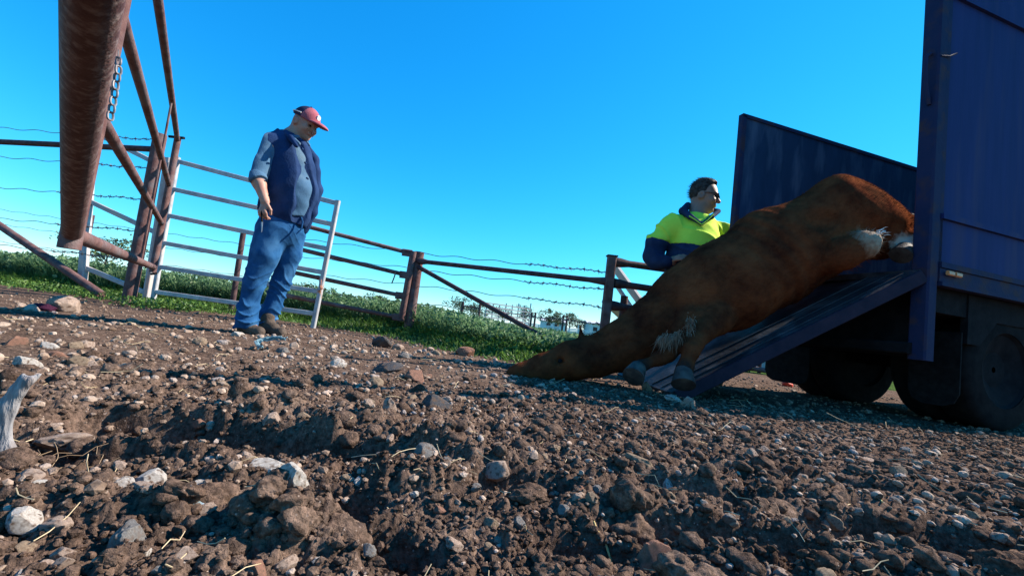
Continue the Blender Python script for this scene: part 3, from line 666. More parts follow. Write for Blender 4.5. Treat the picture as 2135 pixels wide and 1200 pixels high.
def tree(label, u, v, Y, hgt, wid, nl=700, ls=.35):
    p = at(u, v, Y); root = empty('tree', label, 'tree', (p[0], Y, 0))
    mb = MB(); b0 = np.array((p[0], Y, -.1)); tips = []
    mb.tube([b0, b0 + (0.03 * hgt, 0, .25 * hgt), b0 + (0, 0, .6 * hgt)], [.04 * hgt, .03 * hgt, .012 * hgt], 7)
    for k in range(7):
        a = k * 2.4; s0 = b0 + np.array((0, 0, hgt * (.25 + .05 * k))); e_ = s0 + np.array((math.cos(a) * wid * .35, math.sin(a) * wid * .35, hgt * .25)); mb.tube([s0, (s0 + e_) / 2 + (0, 0, .02 * hgt), e_], [.015 * hgt, .01 * hgt, .005 * hgt], 5); tips.append(e_)
    mb.build('trunk', M_bark, root)
    r = np.random.default_rng(int(u * 7 + Y)); nc = 16
    cc = np.stack([r.normal(0, .26 * wid, nc), r.normal(0, .26 * wid, nc), hgt * r.uniform(.38, .92, nc)], -1)
    k = r.integers(0, nc, nl); c = cc[k] + r.normal(0, 1, (nl, 3)) * np.array((.11 * wid, .11 * wid, .07 * hgt))
    v_, f_ = leaves(c[:, 0], c[:, 1], c[:, 2], r.uniform(.6, 1.3, nl) * ls, .6)
    link('crown', fastmesh('crown', v_, f_, False), M_treeleaf, root)
TREES = [('broad grey green tree on the left horizon behind the strainer post', 218, 560, 45, 3.9, 4.6), ('rounded bush behind the crop left of the double post', 645, 640, 24, 1.15, 1.5),
         ('small bush behind the crop beside the double post', 795, 655, 24, 1.0, 1.4), ('pale wispy tree left of the tall gate frame', 958, 665, 85, 4.0, 4.5),
         ('dark tree between the tall gate frame posts', 985, 668, 110, 4.6, 4.2), ('dark tree right of the tall gate frame', 1003, 668, 95, 3.4, 4.0), ('tree behind the pale stockyard', 1045, 672, 120, 4.5, 6),
         ('tree left of the narrow post frame', 1093, 676, 105, 4.8, 4.0), ('thin tree between the two narrow post frames', 1142, 683, 110, 5.0, 3.6), ('second thin tree right of the shed', 1160, 684, 115, 4.8, 3.4),
         ('tree behind the right narrow post frame', 1186, 687, 108, 4.6, 4), ('low tree above the horse head', 1206, 690, 100, 3.2, 4), ('small tree at the right end of the tree line', 1232, 694, 120, 4.0, 4)]
for (lab, u, v, Y, hgt, wid) in TREES: tree(lab, u, v, Y, hgt, wid, 800, .10 * hgt ** .8)
# pipe yards seen under the ramp
yu = empty('pipe_yard', 'rusty pipe yard rails seen under the ramp behind the truck', 'stockyard', tuple(at(1560, 780, 7.8) * np.array((1, 1, 0))))
for (a, b_, r_, mt) in [((1380, 738), (1680, 785), .045, M_rust), ((1440, 722), (1700, 762), .03, M_farrail), ((1440, 706), (1700, 748), .03, M_farrail), ((1400, 690), (1700, 738), .03, M_farrail), ((1440, 775), (1700, 806), .03, M_galv)]:
    mb = MB(); mb.tube([at(*a, 7.8), at(*b_, 7.6)], r_, 10); mb.build('rail', mt, yu)
for u in (1440, 1470, 1515, 1531, 1537, 1562, 1585, 1610, 1660):
    p = at(u, 745, 7.85); mb = MB(); mb.tube([(p[0], 7.85, -.02), (p[0], 7.85, 1.2)], .032, 8); mb.build('post', M_rustdark, yu)
mb = MB(); mb.bar(at(1580, 706, 11), at(1650, 716, 11), .05, .25); mb.build('pale_board', M_farwhite, yu)
mb = MB(); mb.bar(at(1500, 740, 11), at(1650, 758, 11), .05, .55); mb.build('water_trough', M_farrail, yu)

# ------------------------------------------------------------------ smooth solids: distance field + surface nets
class Solid:
    def __init__(s, lo, hi, h):
        s.lo = np.array(lo, float); s.h = h; s.n = np.ceil((np.array(hi) - s.lo) / h).astype(int) + 1
        s.f = np.full(s.n, 1.0, np.float32)
    def box(s, lo, hi):
        a = np.clip(np.floor((np.array(lo) - s.lo) / s.h).astype(int), 0, s.n); b = np.clip(np.ceil((np.array(hi) - s.lo) / s.h).astype(int) + 1, 0, s.n)
        sl = tuple(slice(a[k], b[k]) for k in range(3))
        g = [s.lo[k] + s.h * np.arange(a[k], b[k]) for k in range(3)]
        return sl, g[0][:, None, None].astype(np.float32), g[1][None, :, None].astype(np.float32), g[2][None, None, :].astype(np.float32)
    def _join(s, sl, d, k, mode):
        a = s.f[sl]
        if mode == 'add':
            h = np.clip(.5 + .5 * (a - d) / k, 0, 1); s.f[sl] = a * (1 - h) + d * h - k * h * (1 - h)
        else:
            d = -d; h = np.clip(.5 - .5 * (a - d) / k, 0, 1); s.f[sl] = a * (1 - h) + d * h + k * h * (1 - h)
    def cap(s, p0, p1, r0, r1, k=.03, mode='add', flat=None):
        """tapered capsule; flat=(axis, factor) squeezes it along an axis"""
        p0 = np.array(p0, float); p1 = np.array(p1, float); m = max(r0, r1) + 2 * k + .02
        sl, X, Y, Z = s.box(np.minimum(p0, p1) - m, np.maximum(p0, p1) + m)
        d = p1 - p0; L2 = float(d @ d) + 1e-9
        px, py, pz = X - p0[0], Y - p0[1], Z - p0[2]
        t = np.clip((px * d[0] + py * d[1] + pz * d[2]) / L2, 0, 1)
        qx, qy, qz = px - t * d[0], py - t * d[1], pz - t * d[2]
        q2 = qx * qx + qy * qy + qz * qz
        if flat is not None:
            ax = np.array(flat[0], float); ax /= np.linalg.norm(ax); c = qx * ax[0] + qy * ax[1] + qz * ax[2]
            q2 = q2 + c * c * (1 / flat[1] ** 2 - 1)
        dist = np.sqrt(np.maximum(q2, 0)) - (r0 + (r1 - r0) * t)
        s._join(sl, dist, k, mode); return s
    def ell(s, c, r, k=.03, R=None, mode='add'):
        c = np.array(c, float); r = np.array(r, float); m = r.max() + 2 * k + .02
        sl, X, Y, Z = s.box(c - m, c + m); px, py, pz = X - c[0], Y - c[1], Z - c[2]
        if R is not None: px, py, pz = (R[0][i_] * px + R[1][i_] * py + R[2][i_] * pz for i_ in range(3))
        k0 = np.sqrt((px / r[0]) ** 2 + (py / r[1]) ** 2 + (pz / r[2]) ** 2) + 1e-6
        k1 = np.sqrt((px / r[0] ** 2) ** 2 + (py / r[1] ** 2) ** 2 + (pz / r[2] ** 2) ** 2) + 1e-6
        s._join(sl, k0 * (k0 - 1) / k1, k, mode); return s
    def chain(s, pts, k=.03, mode='add', flat=None):
        for a, b in zip(pts[:-1], pts[1:]): s.cap(a[0], b[0], a[1], b[1], k, mode, flat)
        return s
    def plane(s, p, n, k=.004):
        """cut away everything on the side n points to"""
        n = np.array(n, float); n /= np.linalg.norm(n); p = np.array(p, float)
        sl, X, Y, Z = s.box(s.lo, s.lo + s.h * s.n)
        s.f = np.maximum(s.f, (X - p[0]) * n[0] + (Y - p[1]) * n[1] + (Z - p[2]) * n[2]).astype(np.float32); return s
    def mesh(s):
        f = s.f; ins = f < 0
        c = np.zeros(tuple(d - 1 for d in f.shape), np.uint8)
        offs = [(a, b, d) for a in (0, 1) for b in (0, 1) for d in (0, 1)]
        sh = c.shape
        for o in offs: c += ins[o[0]:o[0] + sh[0], o[1]:o[1] + sh[1], o[2]:o[2] + sh[2]]
        cell = np.argwhere((c > 0) & (c < 8)); idx = np.full(sh, -1, np.int64); idx[tuple(cell.T)] = np.arange(len(cell))
        acc = np.zeros((len(cell), 3)); cnt = np.zeros(len(cell))
        for o in offs:
            for ax in range(3):
                if o[ax]: continue
                o2 = list(o); o2[ax] = 1
                f0 = f[tuple((cell + o).T)]; f1 = f[tuple((cell + o2).T)]; cr = (f0 < 0) != (f1 < 0)
                t = f0[cr] / (f0[cr] - f1[cr]); p = np.tile(np.array(o, float), (cr.sum(), 1)); p[:, ax] = t
                acc[cr] += p; cnt[cr] += 1
        V = s.lo + s.h * (cell + acc / cnt[:, None])
        Q = []
        for ax in range(3):
            b, d = (ax + 1) % 3, (ax + 2) % 3
            s0 = [slice(None)] * 3; s1 = [slice(None)] * 3; s0[ax] = slice(0, -1); s1[ax] = slice(1, None)
            e = np.argwhere(ins[tuple(s0)] != ins[tuple(s1)])
            e = e[(e[:, b] > 0) & (e[:, d] > 0) & (e[:, b] < f.shape[b] - 1) & (e[:, d] < f.shape[d] - 1)]
            a = ins[tuple(e.T)]
            def g(db, dd):
                q = e.copy(); q[:, b] += db; q[:, d] += dd; return idx[tuple(q.T)]
            q = np.stack([g(-1, -1), g(0, -1), g(0, 0), g(-1, 0)], -1); q[~a] = q[~a][:, ::-1]; Q.append(q)
        return V, np.concatenate(Q)
def vnormals(V, F):
    n = np.zeros_like(V); fn = np.cross(V[F[:, 2]] - V[F[:, 0]], V[F[:, 3]] - V[F[:, 1]])
    for k in range(4): np.add.at(n, F[:, k], fn)
    return n / (np.linalg.norm(n, axis=1)[:, None] + 1e-12)
def relax(V, F, it=2, lam=.5):
    for _ in range(it):
        a = np.zeros_like(V); c = np.zeros(len(V))
        for k in range(4):
            i0 = F[:, k]; i1 = F[:, (k + 1) % 4]; np.add.at(a, i0, V[i1]); np.add.at(a, i1, V[i0]); np.add.at(c, i0, 1); np.add.at(c, i1, 1)
        V = V + lam * (a / np.maximum(c, 1)[:, None] - V)
    return V
def solid_obj(name, sol, mt, parent, it=2, disp=None):
    V, F = sol.mesh(); V = relax(V, F, it)
    if disp is not None: V = V + vnormals(V, F) * disp(V)[:, None]
    o0 = np.array(parent_loc(parent)) if parent is not None else np.zeros(3)
    return link(name, fastmesh(name, V - o0, F), mt, parent), V, F

# ------------------------------------------------------------------ the truck
AX = np.array((math.cos(rad(16.6)), math.sin(rad(16.6)), 0)); AN = np.array((-AX[1], AX[0], 0)); UPZ = np.array((0, 0, 1.0))
C0 = at(1926, 590, 2.70) * np.array((1, 1, 0))                 # near rear corner on the ground
def T(a, n, z): return C0 + AX * a + AN * n + UPZ * z
M_panel = mat('faded_blue_panel', (0.013, 0.026, 0.100), (0.019, 0.033, 0.125), 6, .7, .08, 14, spec=.1, c3=(0.036, 0.040, 0.105), s3=5, stretch=(1.6, 1.6, .14))
M_frame = mat('primer_frame', (0.012, 0.022, 0.062), (0.022, 0.026, 0.066), 6, .7, .1, 40, spec=.1, c3=(0.05, 0.032, 0.04), s3=9)
M_wing = mat('scraped_steel_wing', (0.012, 0.034, 0.074), (0.020, 0.048, 0.10), 5, .7, .15, 30, spec=.1, c3=(0.06, 0.095, 0.15), s3=6, stretch=(1.4, 1.4, .35))
M_beam = mat('ramp_beam_steel', (0.018, 0.018, 0.032), (0.034, 0.026, 0.042), 8, .6, .15, 40)
M_deck = mat('worn_deck_steel', (0.022, 0.025, 0.034), (0.044, 0.048, 0.058), 6, .5, .15, 30, spec=.15, c3=(0.10, 0.11, 0.13), s3=5)
M_chas = mat('black_chassis', (0.006, 0.007, 0.009), (0.016, 0.016, 0.018), 8, .8, .1, 30)
M_tyre = mat('tyre', (0.008, 0.008, 0.009), (0.017, 0.016, 0.016), 12, .9, .1, 40)
M_amber = mat('amber_lens', (0.62, 0.24, 0.08), (0.7, 0.3, 0.12), 20, .3, spec=.5)
tk = empty('truck', 'tall blue truck backed in at the right with its ramp lowered', 'truck', tuple(T(0, 0, 0)))
LEN, WID, DK = 4.6, 1.0, .96
def part(name, mt, fn, parent=tk, smooth=True): mb = MB(); fn(mb); return mb.build(name, mt, parent, smooth)
def quadslab(mb, a0, a1, n0, n1, z0, z1):
    mb.prism([T(a0, n0, z0), T(a1, n0, z0), T(a1, n0, z1), T(a0, n0, z1)], AN * (n1 - n0))
part('side_panel', M_panel, lambda m: quadslab(m, .10, LEN, .0, .03, 1.30, 3.1), smooth=False)
part('corner_post', M_frame, lambda m: m.bar(T(.05, .03, .405), T(.05, .03, 3.14), .10, .085, AX, .01))
part('post_flange', M_frame, lambda m: m.bar(T(.112, .0, .90), T(.112, .0, 3.10), .024, .03, AX))
part('lower_rail', M_panel, lambda m: quadslab(m, .102, LEN, -.012, .06, 1.02, 1.29), smooth=False)
part('lower_rail', M_frame, lambda m: quadslab(m, .103, LEN, -.03, .05, .985, 1.02), smooth=False)
part('lower_rail', M_frame, lambda m: quadslab(m, .104, LEN, -.02, .06, .90, .983), smooth=False)
part('rail_lip', M_panel, lambda m: quadslab(m, .102, LEN, -.03, .03, 1.292, 1.325), smooth=False)
part('rail_lip', M_frame, lambda m: quadslab(m, .106, LEN, -.035, .02, .872, .898), smooth=False)
part('top_rail', M_panel, lambda m: quadslab(m, .103, LEN, -.02, .05, 2.78, 2.90), smooth=False)
for a in (1.2, 2.3, 3.4, 4.5): part('side_rib', M_panel, lambda m: m.bar(T(a, -.012, 1.33), T(a, -.012, 2.78), .05, .04, AX))
for k, a in enumerate((.165, .235)): part('marker_light', M_amber, lambda m: m.bar(T(a - .026, -.04, .955), T(a + .026, -.04, .955), .02, .028, (0, 0, 1), .006))
part('latch_hook', M_frame, lambda m: m.tube([T(-.005, .02, 2.36), T(-.045, .02, 2.33), T(-.05, .02, 2.25), T(-.035, .02, 2.14), T(-.0, .02, 2.02)], .012, 8))
part('latch_hook', M_frame, lambda m: m.tube([T(.02, -.022, 2.33), T(.09, -.026, 2.345), T(.15, -.03, 2.38)], .006, 6))
part('deck', M_deck, lambda m: quadslab(m, .0, LEN, .03, WID + .02, DK - .04, DK), smooth=False)
part('front_wall', M_wing, lambda m: quadslab(m, LEN - .04, LEN, .03, WID, DK, 2.2), smooth=False)
# far side wing wall, standing a little past the deck end
PA = -.50
wz = at(1535, 240, T(PA, WID, 0)[1])[2]
wing = part('wing_wall', M_wing, lambda m: quadslab(m, PA, LEN, WID + .02, WID + .05, .74, wz), smooth=False)
part('edge_trim', M_frame, lambda m: m.bar(T(PA, WID + .035, .73), T(PA, WID + .035, wz + .02), .05, .05, AX, .006), wing)
part('edge_trim', M_frame, lambda m: m.bar(T(PA - .02, WID + .035, wz + .012), T(LEN, WID + .035, wz + .012), .05, .03), wing)
# ramp
RF0 = gr(1398, 818, .012); RT0 = T(-.0, .02, DK)
RD = RF0 - RT0; RL = float(np.linalg.norm(RD)); RD = RD / RL
RW = np.array((-.12, .993, 0)); RU = np.cross(RW, RD) if np.cross(RW, RD)[2] > 0 else np.cross(RD, RW)
def Rm(t, n, off=0.0): return RT0 + RD * t + RW * n + RU * off
ramp = part('ramp', M_deck, lambda m: m.prism([Rm(0, .0), Rm(RL, .0), Rm(RL, .0, -.025), Rm(0, .0, -.025)], RW * (WID - .06)), smooth=False)
part('ramp_beam', M_beam, lambda m: m.bar(Rm(.02, -.016, -.04), Rm(RL - .02, -.016, -.04), .03, .08, UPZ, .005), ramp)
part('ramp_beam', M_beam, lambda m: m.bar(Rm(.02, WID - .045, -.04), Rm(RL - .02, WID - .045, -.04), .03, .08, UPZ, .005), ramp)
for n in (.06, .16, .30): part('wear_strip', M_deck, lambda m: m.bar(Rm(.05, n, .003), Rm(RL - .02, n, .003), .012, .006, UPZ), ramp)
for t_ in np.linspace(.15, RL - .15, 6): part('cross_cleat', M_deck, lambda m: m.bar(Rm(t_, .03, -.045), Rm(t_, WID - .1, -.045), .04, .036, UPZ), ramp)
# underbody
part('rear_apron', M_chas, lambda m: quadslab(m, .09, .11, .06, 1.25, .42, DK - .05), smooth=False)
part('cross_bar', M_chas, lambda m: m.bar(T(.0, .05, .47), T(.0, 1.62, .47), .07, .07, UPZ, .008))
part('chassis_rail', M_chas, lambda m: m.bar(T(.12, .32, .62), T(LEN, .32, .62), .07, .2))
part('chassis_rail', M_chas, lambda m: m.bar(T(.12, 1.0, .62), T(LEN, 1.0, .62), .07, .2))
part('axle', M_chas, lambda m: m.tube([T(.95, .2, .41), T(.95, 1.3, .41)], .06, 12))
part('subframe', M_chas, lambda m: quadslab(m, .2, LEN, .05, 1.25, .72, DK - .045), smooth=False)
part('fender_bracket', M_chas, lambda m: m.prism([T(.5, .04, .87), T(.95, .04, .87), T(.62, .04, .55), T(.5, .04, .55)], AN * .04), smooth=False)
def wheel(a, n0, w_, R=.41):
    root = bpy.data.objects.new('wheel', None)
    mb = MB(); prof = [(0, .62), (0, .90), (.06, .97), (.16, 1.0), (.5, 1.0), (.84, 1.0), (.94, .97), (1, .90), (1, .62)]; N = 40; V_ = []; F_ = []
    for q in range(N):
        th = 2 * math.pi * q / N; rr_ = AX * math.cos(th) + UPZ * math.sin(th)
        for (f, r_) in prof: V_.append(T(a, n0 + f * w_, R) + rr_ * r_ * R * (1 - (.012 if (q % 2 and .2 < f < .8) else 0)))
    m_ = len(prof)
    for q in range(N):
        for k in range(m_ - 1): F_.append((q * m_ + k, q * m_ + k + 1, ((q + 1) % N) * m_ + k + 1, ((q + 1) % N) * m_ + k))
    mb.add(V_, F_); t_ = mb.build('wheel', M_tyre, tk)
    mb = MB(); ring = [[T(a, n0 + f * w_, R) + (AX * math.cos(2 * math.pi * q / 24) + UPZ * math.sin(2 * math.pi * q / 24)) * r_ for q in range(24)] for (f, r_) in ((.02, .255), (.12, .24), (.3, .12), (.3, .02))]
    for k in range(3): mb.add(ring[k] + ring[k + 1], [(q, (q + 1) % 24, 24 + (q + 1) % 24, 24 + q) for q in range(24)])
    mb.build('rim', M_chas, t_); bpy.data.objects.remove(root)
wheel(.95, .06, .22); wheel(.95, .31, .22); wheel(.95, .96, .22); wheel(.95, 1.21, .22)
def flap(a, n0, n1, zt, zb):
    c = .09; pts = [T(a, n0, zt), T(a, n1, zt), T(a, n1, zb + c), T(a, n1 - c * .3, zb + c * .3), T(a, n1 - c, zb), T(a, n0 + c, zb), T(a, n0 + c * .3, zb + c * .3), T(a, n0, zb + c)]
    part('mud_flap', M_black, lambda m: m.prism(pts, AX * .012), smooth=False)
flap(.46, .05, .34, .62, .13); flap(.42, 1.06, 1.50, .62, .10)

# ------------------------------------------------------------------ the horse
hb = Solid((-.15, 2.05, -.06), (3.2, 3.75, 1.62), .0125)
def HP(u, v, Y): return at(u, v, Y)
SP = [(HP(1814, 434, 3.02), .240), (HP(1768, 446, 3.06), .278), (HP(1700, 492, 3.08), .285), (HP(1610, 540, 3.08), .312), (HP(1515, 594, 3.06), .305), (HP(1437, 634, 3.04), .258),
      (HP(1366, 684, 3.02), .200), (HP(1300, 720, 3.00), .162), (HP(1240, 744, 2.98), .132), (HP(1190, 752, 2.95), .122), (HP(1130, 768, 2.92), .088), (HP(1088, 781, 2.90), .066), (HP(1074, 785, 2.90), .058)]
hb.chain(SP, .05)
hb.ell(HP(1780, 434, 2.95), (.21, .20, .20), .07)                      # haunch
hb.ell(HP(1790, 390, 3.02), (.12, .12, .085), .05)                     # point of hip
hb.ell(HP(1618, 503, 3.10), (.27, .28, .205), .10)                     # ribs
hb.ell(HP(1462, 590, 2.98), (.15, .20, .20), .06)                      # shoulder blade
hb.ell(HP(1490, 668, 2.86), (.11, .10, .10), .05)                      # elbow
hb.ell(HP(1200, 762, 2.89), (.095, .075, .075), .03)                   # jaw
hb.cap(HP(1225, 716, 2.96), HP(1130, 752, 2.90), .045, .035, .03)      # bridge of the face
# hollows and folds: flank, behind the shoulder, throat, neck groove, stifle
hb.ell(HP(1715, 455, 2.80), (.10, .05, .08), .05, mode='sub')
hb.chain([(HP(1512, 540, 2.80), .018), (HP(1522, 600, 2.74), .026), (HP(1515, 660, 2.74), .022)], .05, 'sub')
hb.chain([(HP(1408, 640, 2.80), .018), (HP(1415, 690, 2.76), .022)], .045, 'sub')
hb.chain([(HP(1360, 690, 2.815), .012), (HP(1290, 722, 2.83), .014), (HP(1235, 740, 2.845), .010)], .035, 'sub')
hb.chain([(HP(1735, 510, 2.76), .014), (HP(1760, 470, 2.74), .016)], .04, 'sub')
_n = np.array((.34, -.70, .63)); _n /= np.linalg.norm(_n)
hb.ell(HP(1806, 400, 2.835) + _n * 4.0, (4.0, 4.0, 4.0), .05, mode='sub')          # flat slope of the croup
# hind legs
hb.chain([(HP(1785, 450, 3.00), .20), (HP(1830, 492, 3.00), .150), (HP(1895, 508, 3.08), .085), (HP(1990, 475, 3.08), .060), (HP(2040, 450, 3.1), .055)], .05)   # thigh, hock back to the truck
hb.chain([(HP(1990, 475, 3.08), .05), (HP(1925, 494, 2.94), .040), (HP(1902, 500, 2.88), .050), (HP(1886, 520, 2.83), .042)], .03)
hb.chain([(HP(1830, 470, 3.10), .16), (HP(1920, 500, 3.16), .10), (HP(1990, 480, 3.22), .06), (HP(2080, 450, 3.22), .05)], .05)
# forelegs hanging over the edge of the ramp: forearm, knee, cannon, fetlock
FL1 = [(HP(1485, 662, 2.84), .120), (HP(1462, 694, 2.70), .070), (HP(1446, 716, 2.62), .056), (HP(1440, 730, 2.58), .050), (HP(1432, 752, 2.55), .032), (HP(1427, 768, 2.53), .040), (HP(1424, 776, 2.52), .036)]
FL2 = [(HP(1440, 672, 2.82), .110), (HP(1412, 714, 2.70), .064), (HP(1392, 736, 2.64), .052), (HP(1376, 746, 2.62), .046), (HP(1350, 758, 2.60), .031), (HP(1334, 764, 2.58), .040), (HP(1328, 768, 2.57), .036)]
hb.chain(FL1, .022); hb.chain(FL2, .022)
# sheath
hb.chain([(HP(1690, 560, 2.86), .055), (HP(1752, 532, 2.77), .100), (HP(1800, 510, 2.75), .088), (HP(1820, 499, 2.75), .050)], .025)
# ears
hb.cap(HP(1214, 722, 2.97), HP(1209, 680, 2.98), .042, .014, .012, flat=((0, 1, 0), .5)); hb.cap(HP(1236, 712, 2.93), HP(1246, 690, 2.91), .024, .008, .012, flat=((0, 1, 0), .5))
# tail head
hb.chain([(HP(1862, 432, 3.05), .05), (HP(1885, 450, 3.04), .032), (HP(1908, 460, 3.04), .024)], .03)
# eye socket, nostril, mouth
hb.ell(HP(1168, 752, 2.845), (.026, .02, .016), .012, mode='sub'); hb.ell(HP(1080, 776, 2.835), (.014, .014, .012), .008, mode='sub')
hb.chain([(HP(1070, 790, 2.85), .006), (HP(1108, 789, 2.835), .006)], .006, 'sub')
def hdisp(p):
    q = (p - SP[4][0]) @ ((SP[1][0] - SP[4][0]) / np.linalg.norm(SP[1][0] - SP[4][0])); rib = np.clip(1 - np.abs(q - .32) / .34, 0, 1)
    d = .005 * rib * np.sin(q * 62 + p[:, 2] * 9) + .013 * n3(p, 4.2, 11) + .006 * n3(p, 13, 12) + .0022 * n3(p, 40, 13)
    return d * np.where(p[:, 0] > 1.95, 1.0, 1.0)
def horse_mat():
    m, t, b = nodes('chestnut_coat'); L = t.links.new
    tc = t.nodes.new('ShaderNodeTexCoord'); P = tc.outputs['Object']
    n1 = t.nodes.new('ShaderNodeTexNoise'); n1.inputs['Scale'].default_value = 4; n1.inputs['Detail'].default_value = 8; n1.inputs['Roughness'].default_value = .7; L(P, n1.inputs['Vector'])
    cr = t.nodes.new('ShaderNodeValToRGB'); e = cr.color_ramp.elements; e[0].position = .35; e[0].color = (0.048, 0.014, 0.008, 1); e[1].position = .70; e[1].color = (0.185, 0.056, 0.022, 1); L(n1.outputs[0], cr.inputs[0])
    col = cr.outputs[0]
    n2 = t.nodes.new('ShaderNodeTexNoise'); n2.inputs['Scale'].default_value = 30; n2.inputs['Detail'].default_value = 4; L(P, n2.inputs['Vector'])
    def spot(c, r0, r1, colr, col):
        vd = t.nodes.new('ShaderNodeVectorMath'); vd.operation = 'DISTANCE'; vd.inputs[1].default_value = tuple(c); L(P, vd.inputs[0])
        ad = t.nodes.new('ShaderNodeMath'); ad.operation = 'MULTIPLY_ADD'; ad.inputs[1].default_value = .10; L(n2.outputs[0], ad.inputs[0]); L(vd.outputs['Value'], ad.inputs[2])
        mr = t.nodes.new('ShaderNodeMapRange'); mr.inputs['From Min'].default_value = r0 + .05; mr.inputs['From Max'].default_value = r1 + .05; mr.inputs['To Min'].default_value = 1; mr.inputs['To Max'].default_value = 0; L(ad.outputs[0], mr.inputs['Value'])
        mx = t.nodes.new('ShaderNodeMix'); mx.data_type = 'RGBA'; L(mr.outputs[0], mx.inputs['Factor']); L(col, mx.inputs['A']); mx.inputs['B'].default_value = (*colr, 1); return mx.outputs['Result']
    col = spot(HP(1822, 498, 2.70), .05, .13, (0.36, 0.27, 0.19), col)
    col = spot(HP(1892, 512, 2.83), .06, .10, (0.42, 0.38, 0.33), col)
    col = spot(HP(1426, 775, 2.52), .04, .09, (0.035, 0.022, 0.018), col)
    col = spot(HP(1332, 766, 2.57), .04, .09, (0.035, 0.022, 0.018), col)
    L(col, b.inputs['Base Color']); b.inputs['Roughness'].default_value = .6; b.inputs['Specular IOR Level'].default_value = .0
    mp = t.nodes.new('ShaderNodeMapping'); mp.inputs['Scale'].default_value = (14, 60, 60); mp.inputs['Rotation'].default_value = (0, rad(28), rad(17)); L(P, mp.inputs[0])
    n4 = t.nodes.new('ShaderNodeTexNoise'); n4.inputs['Scale'].default_value = 2.2; n4.inputs['Detail'].default_value = 4; L(mp.outputs[0], n4.inputs['Vector'])
    bp = t.nodes.new('ShaderNodeBump'); bp.inputs['Strength'].default_value = .5; bp.inputs['Distance'].default_value = .006; L(n4.outputs[0], bp.inputs['Height']); L(bp.outputs[0], b.inputs['Normal'])
    return m
M_horse = horse_mat()
horse, HV, HF = solid_obj('horse', hb, M_horse, None, 3, hdisp)
tag(horse, 'dead chestnut horse lying on its side head down on the ramp', 'horse')
HNn = vnormals(HV, HF)
# short coat hairs lying back along the body
k = rng.integers(0, len(HV), 34000); p = HV[k]; n = HNn[k]
flow = (SP[1][0] - SP[6][0]); flow /= np.linalg.norm(flow)
tdir = flow[None] - n * (n @ flow)[:, None] + rng.normal(0, .25, p.shape); tdir /= np.linalg.norm(tdir, axis=1)[:, None]
Lh = rng.uniform(.010, .026, len(k))[:, None]; shth = np.linalg.norm(p - HP(1770, 525, 2.72), axis=1) < .22; Lh[shth] *= 1.5; tdir[shth] += rng.normal(0, .5, (shth.sum(), 3))
side = np.cross(n, tdir); side /= np.linalg.norm(side, axis=1)[:, None]; wv = .0011
Vh = np.stack([p - side * wv, p + side * wv, p + tdir * Lh + n * Lh * rng.uniform(.1, .55, (len(k), 1))], 1).reshape(-1, 3)
hair = link('coat_hair', fastmesh('coat_hair', Vh, np.arange(len(Vh)).reshape(-1, 3), False), M_horse, horse); hair['kind'] = 'stuff'
# hooves, eye, mane, tail
M_hoof = mat('hoof_horn', (0.025, 0.022, 0.022), (0.07, 0.06, 0.055), 12, .65, .2, 60, c3=(0.11, 0.095, 0.08), s3=9)
def hoof(c, d, r, L_=.085):
    d = np.array(d, float); d /= np.linalg.norm(d); c = np.array(c); mb = MB(); mb.tube([c - d * .01, c + d * L_ * .5, c + d * L_, c + d * (L_ + .004)], [r * .78, r * .95, r * 1.08, r * .80], 18); return mb.build('hoof', M_hoof, horse)
hoof(HP(1886, 518, 2.83), HP(1868, 548, 2.77) - HP(1886, 518, 2.83), .058, .078)
hoof(HP(1425, 774, 2.52), (-.12, -.45, -.62), .060, .085)
hoof(HP(1330, 767, 2.575), (-.35, -.5, -.45), .058, .08)
hoof(HP(2080, 450, 3.2), (1, .3, .1), .055, .07)
mb = MB(); c = HP(1168, 752, 2.85); mb.tube([c + np.array((0, .012, 0)), c + np.array((0, .004, 0)), c - np.array((0, .004, 0)), c - np.array((0, .007, 0))], [.010, .014, .010, .003], 12); mb.build('eye', M_black, horse)
def strands(name, roots, dirs, n, L0, spread, mt, w_=.0016):
    Vs = []; Fs = []; c_ = 0
    for k in range(n):
        i_ = random.random() * (len(roots) - 1); a = int(i_); f = i_ - a; p = np.array(roots[a]) * (1 - f) + np.array(roots[a + 1]) * f + rng.normal(0, .012, 3)
        d = np.array(dirs) + rng.normal(0, spread, 3); L_ = L0 * random.uniform(.5, 1.1); s_ = rng.normal(size=3); s_ /= np.linalg.norm(s_)
        q = [p, p + d * L_ * .5 + (0, 0, .0), p + d * L_ + np.array((0, 0, -.25 * L_))]
        Vs += [q[0] - s_ * w_, q[0] + s_ * w_, q[1] - s_ * w_, q[1] + s_ * w_, q[2]]; Fs += [(c_, c_ + 1, c_ + 3), (c_, c_ + 3, c_ + 2), (c_ + 2, c_ + 3, c_ + 4)]; c_ += 5
    o = link(name, fastmesh(name, np.array(Vs), np.array(Fs), False), mt, horse); o['kind'] = 'stuff'; return o
M_mane = mat('mane_hair', (0.10, 0.04, 0.022), (0.2, 0.085, 0.04), 20, .6)
strands('mane', [HP(1372, 612, 3.16), HP(1315, 662, 3.12), HP(1255, 694, 3.08), HP(1215, 706, 3.04)], (-.2, .5, -.4), 900, .12, .25, M_mane)
strands('tail', [HP(1885, 448, 3.05), HP(1905, 458, 3.05)], (.8, .3, -.35), 700, .45, .15, M_mane)
M_tuft = mat('white_tuft', (.7, .67, .62), (.8, .78, .74), 20, .7); M_tan = mat('tan_tuft', (.17, .10, .065), (.30, .20, .14), 20, .8)
strands('leg_feather', [HP(1378, 702, 2.585), HP(1400, 704, 2.60), HP(1420, 692, 2.615)], (-.35, -.2, -.75), 210, .075, .35, M_tan, .002)
strands('leg_feather', [HP(1440, 662, 2.66), HP(1438, 690, 2.62)], (-.1, -.35, -.5), 170, .05, .4, M_tan, .002)
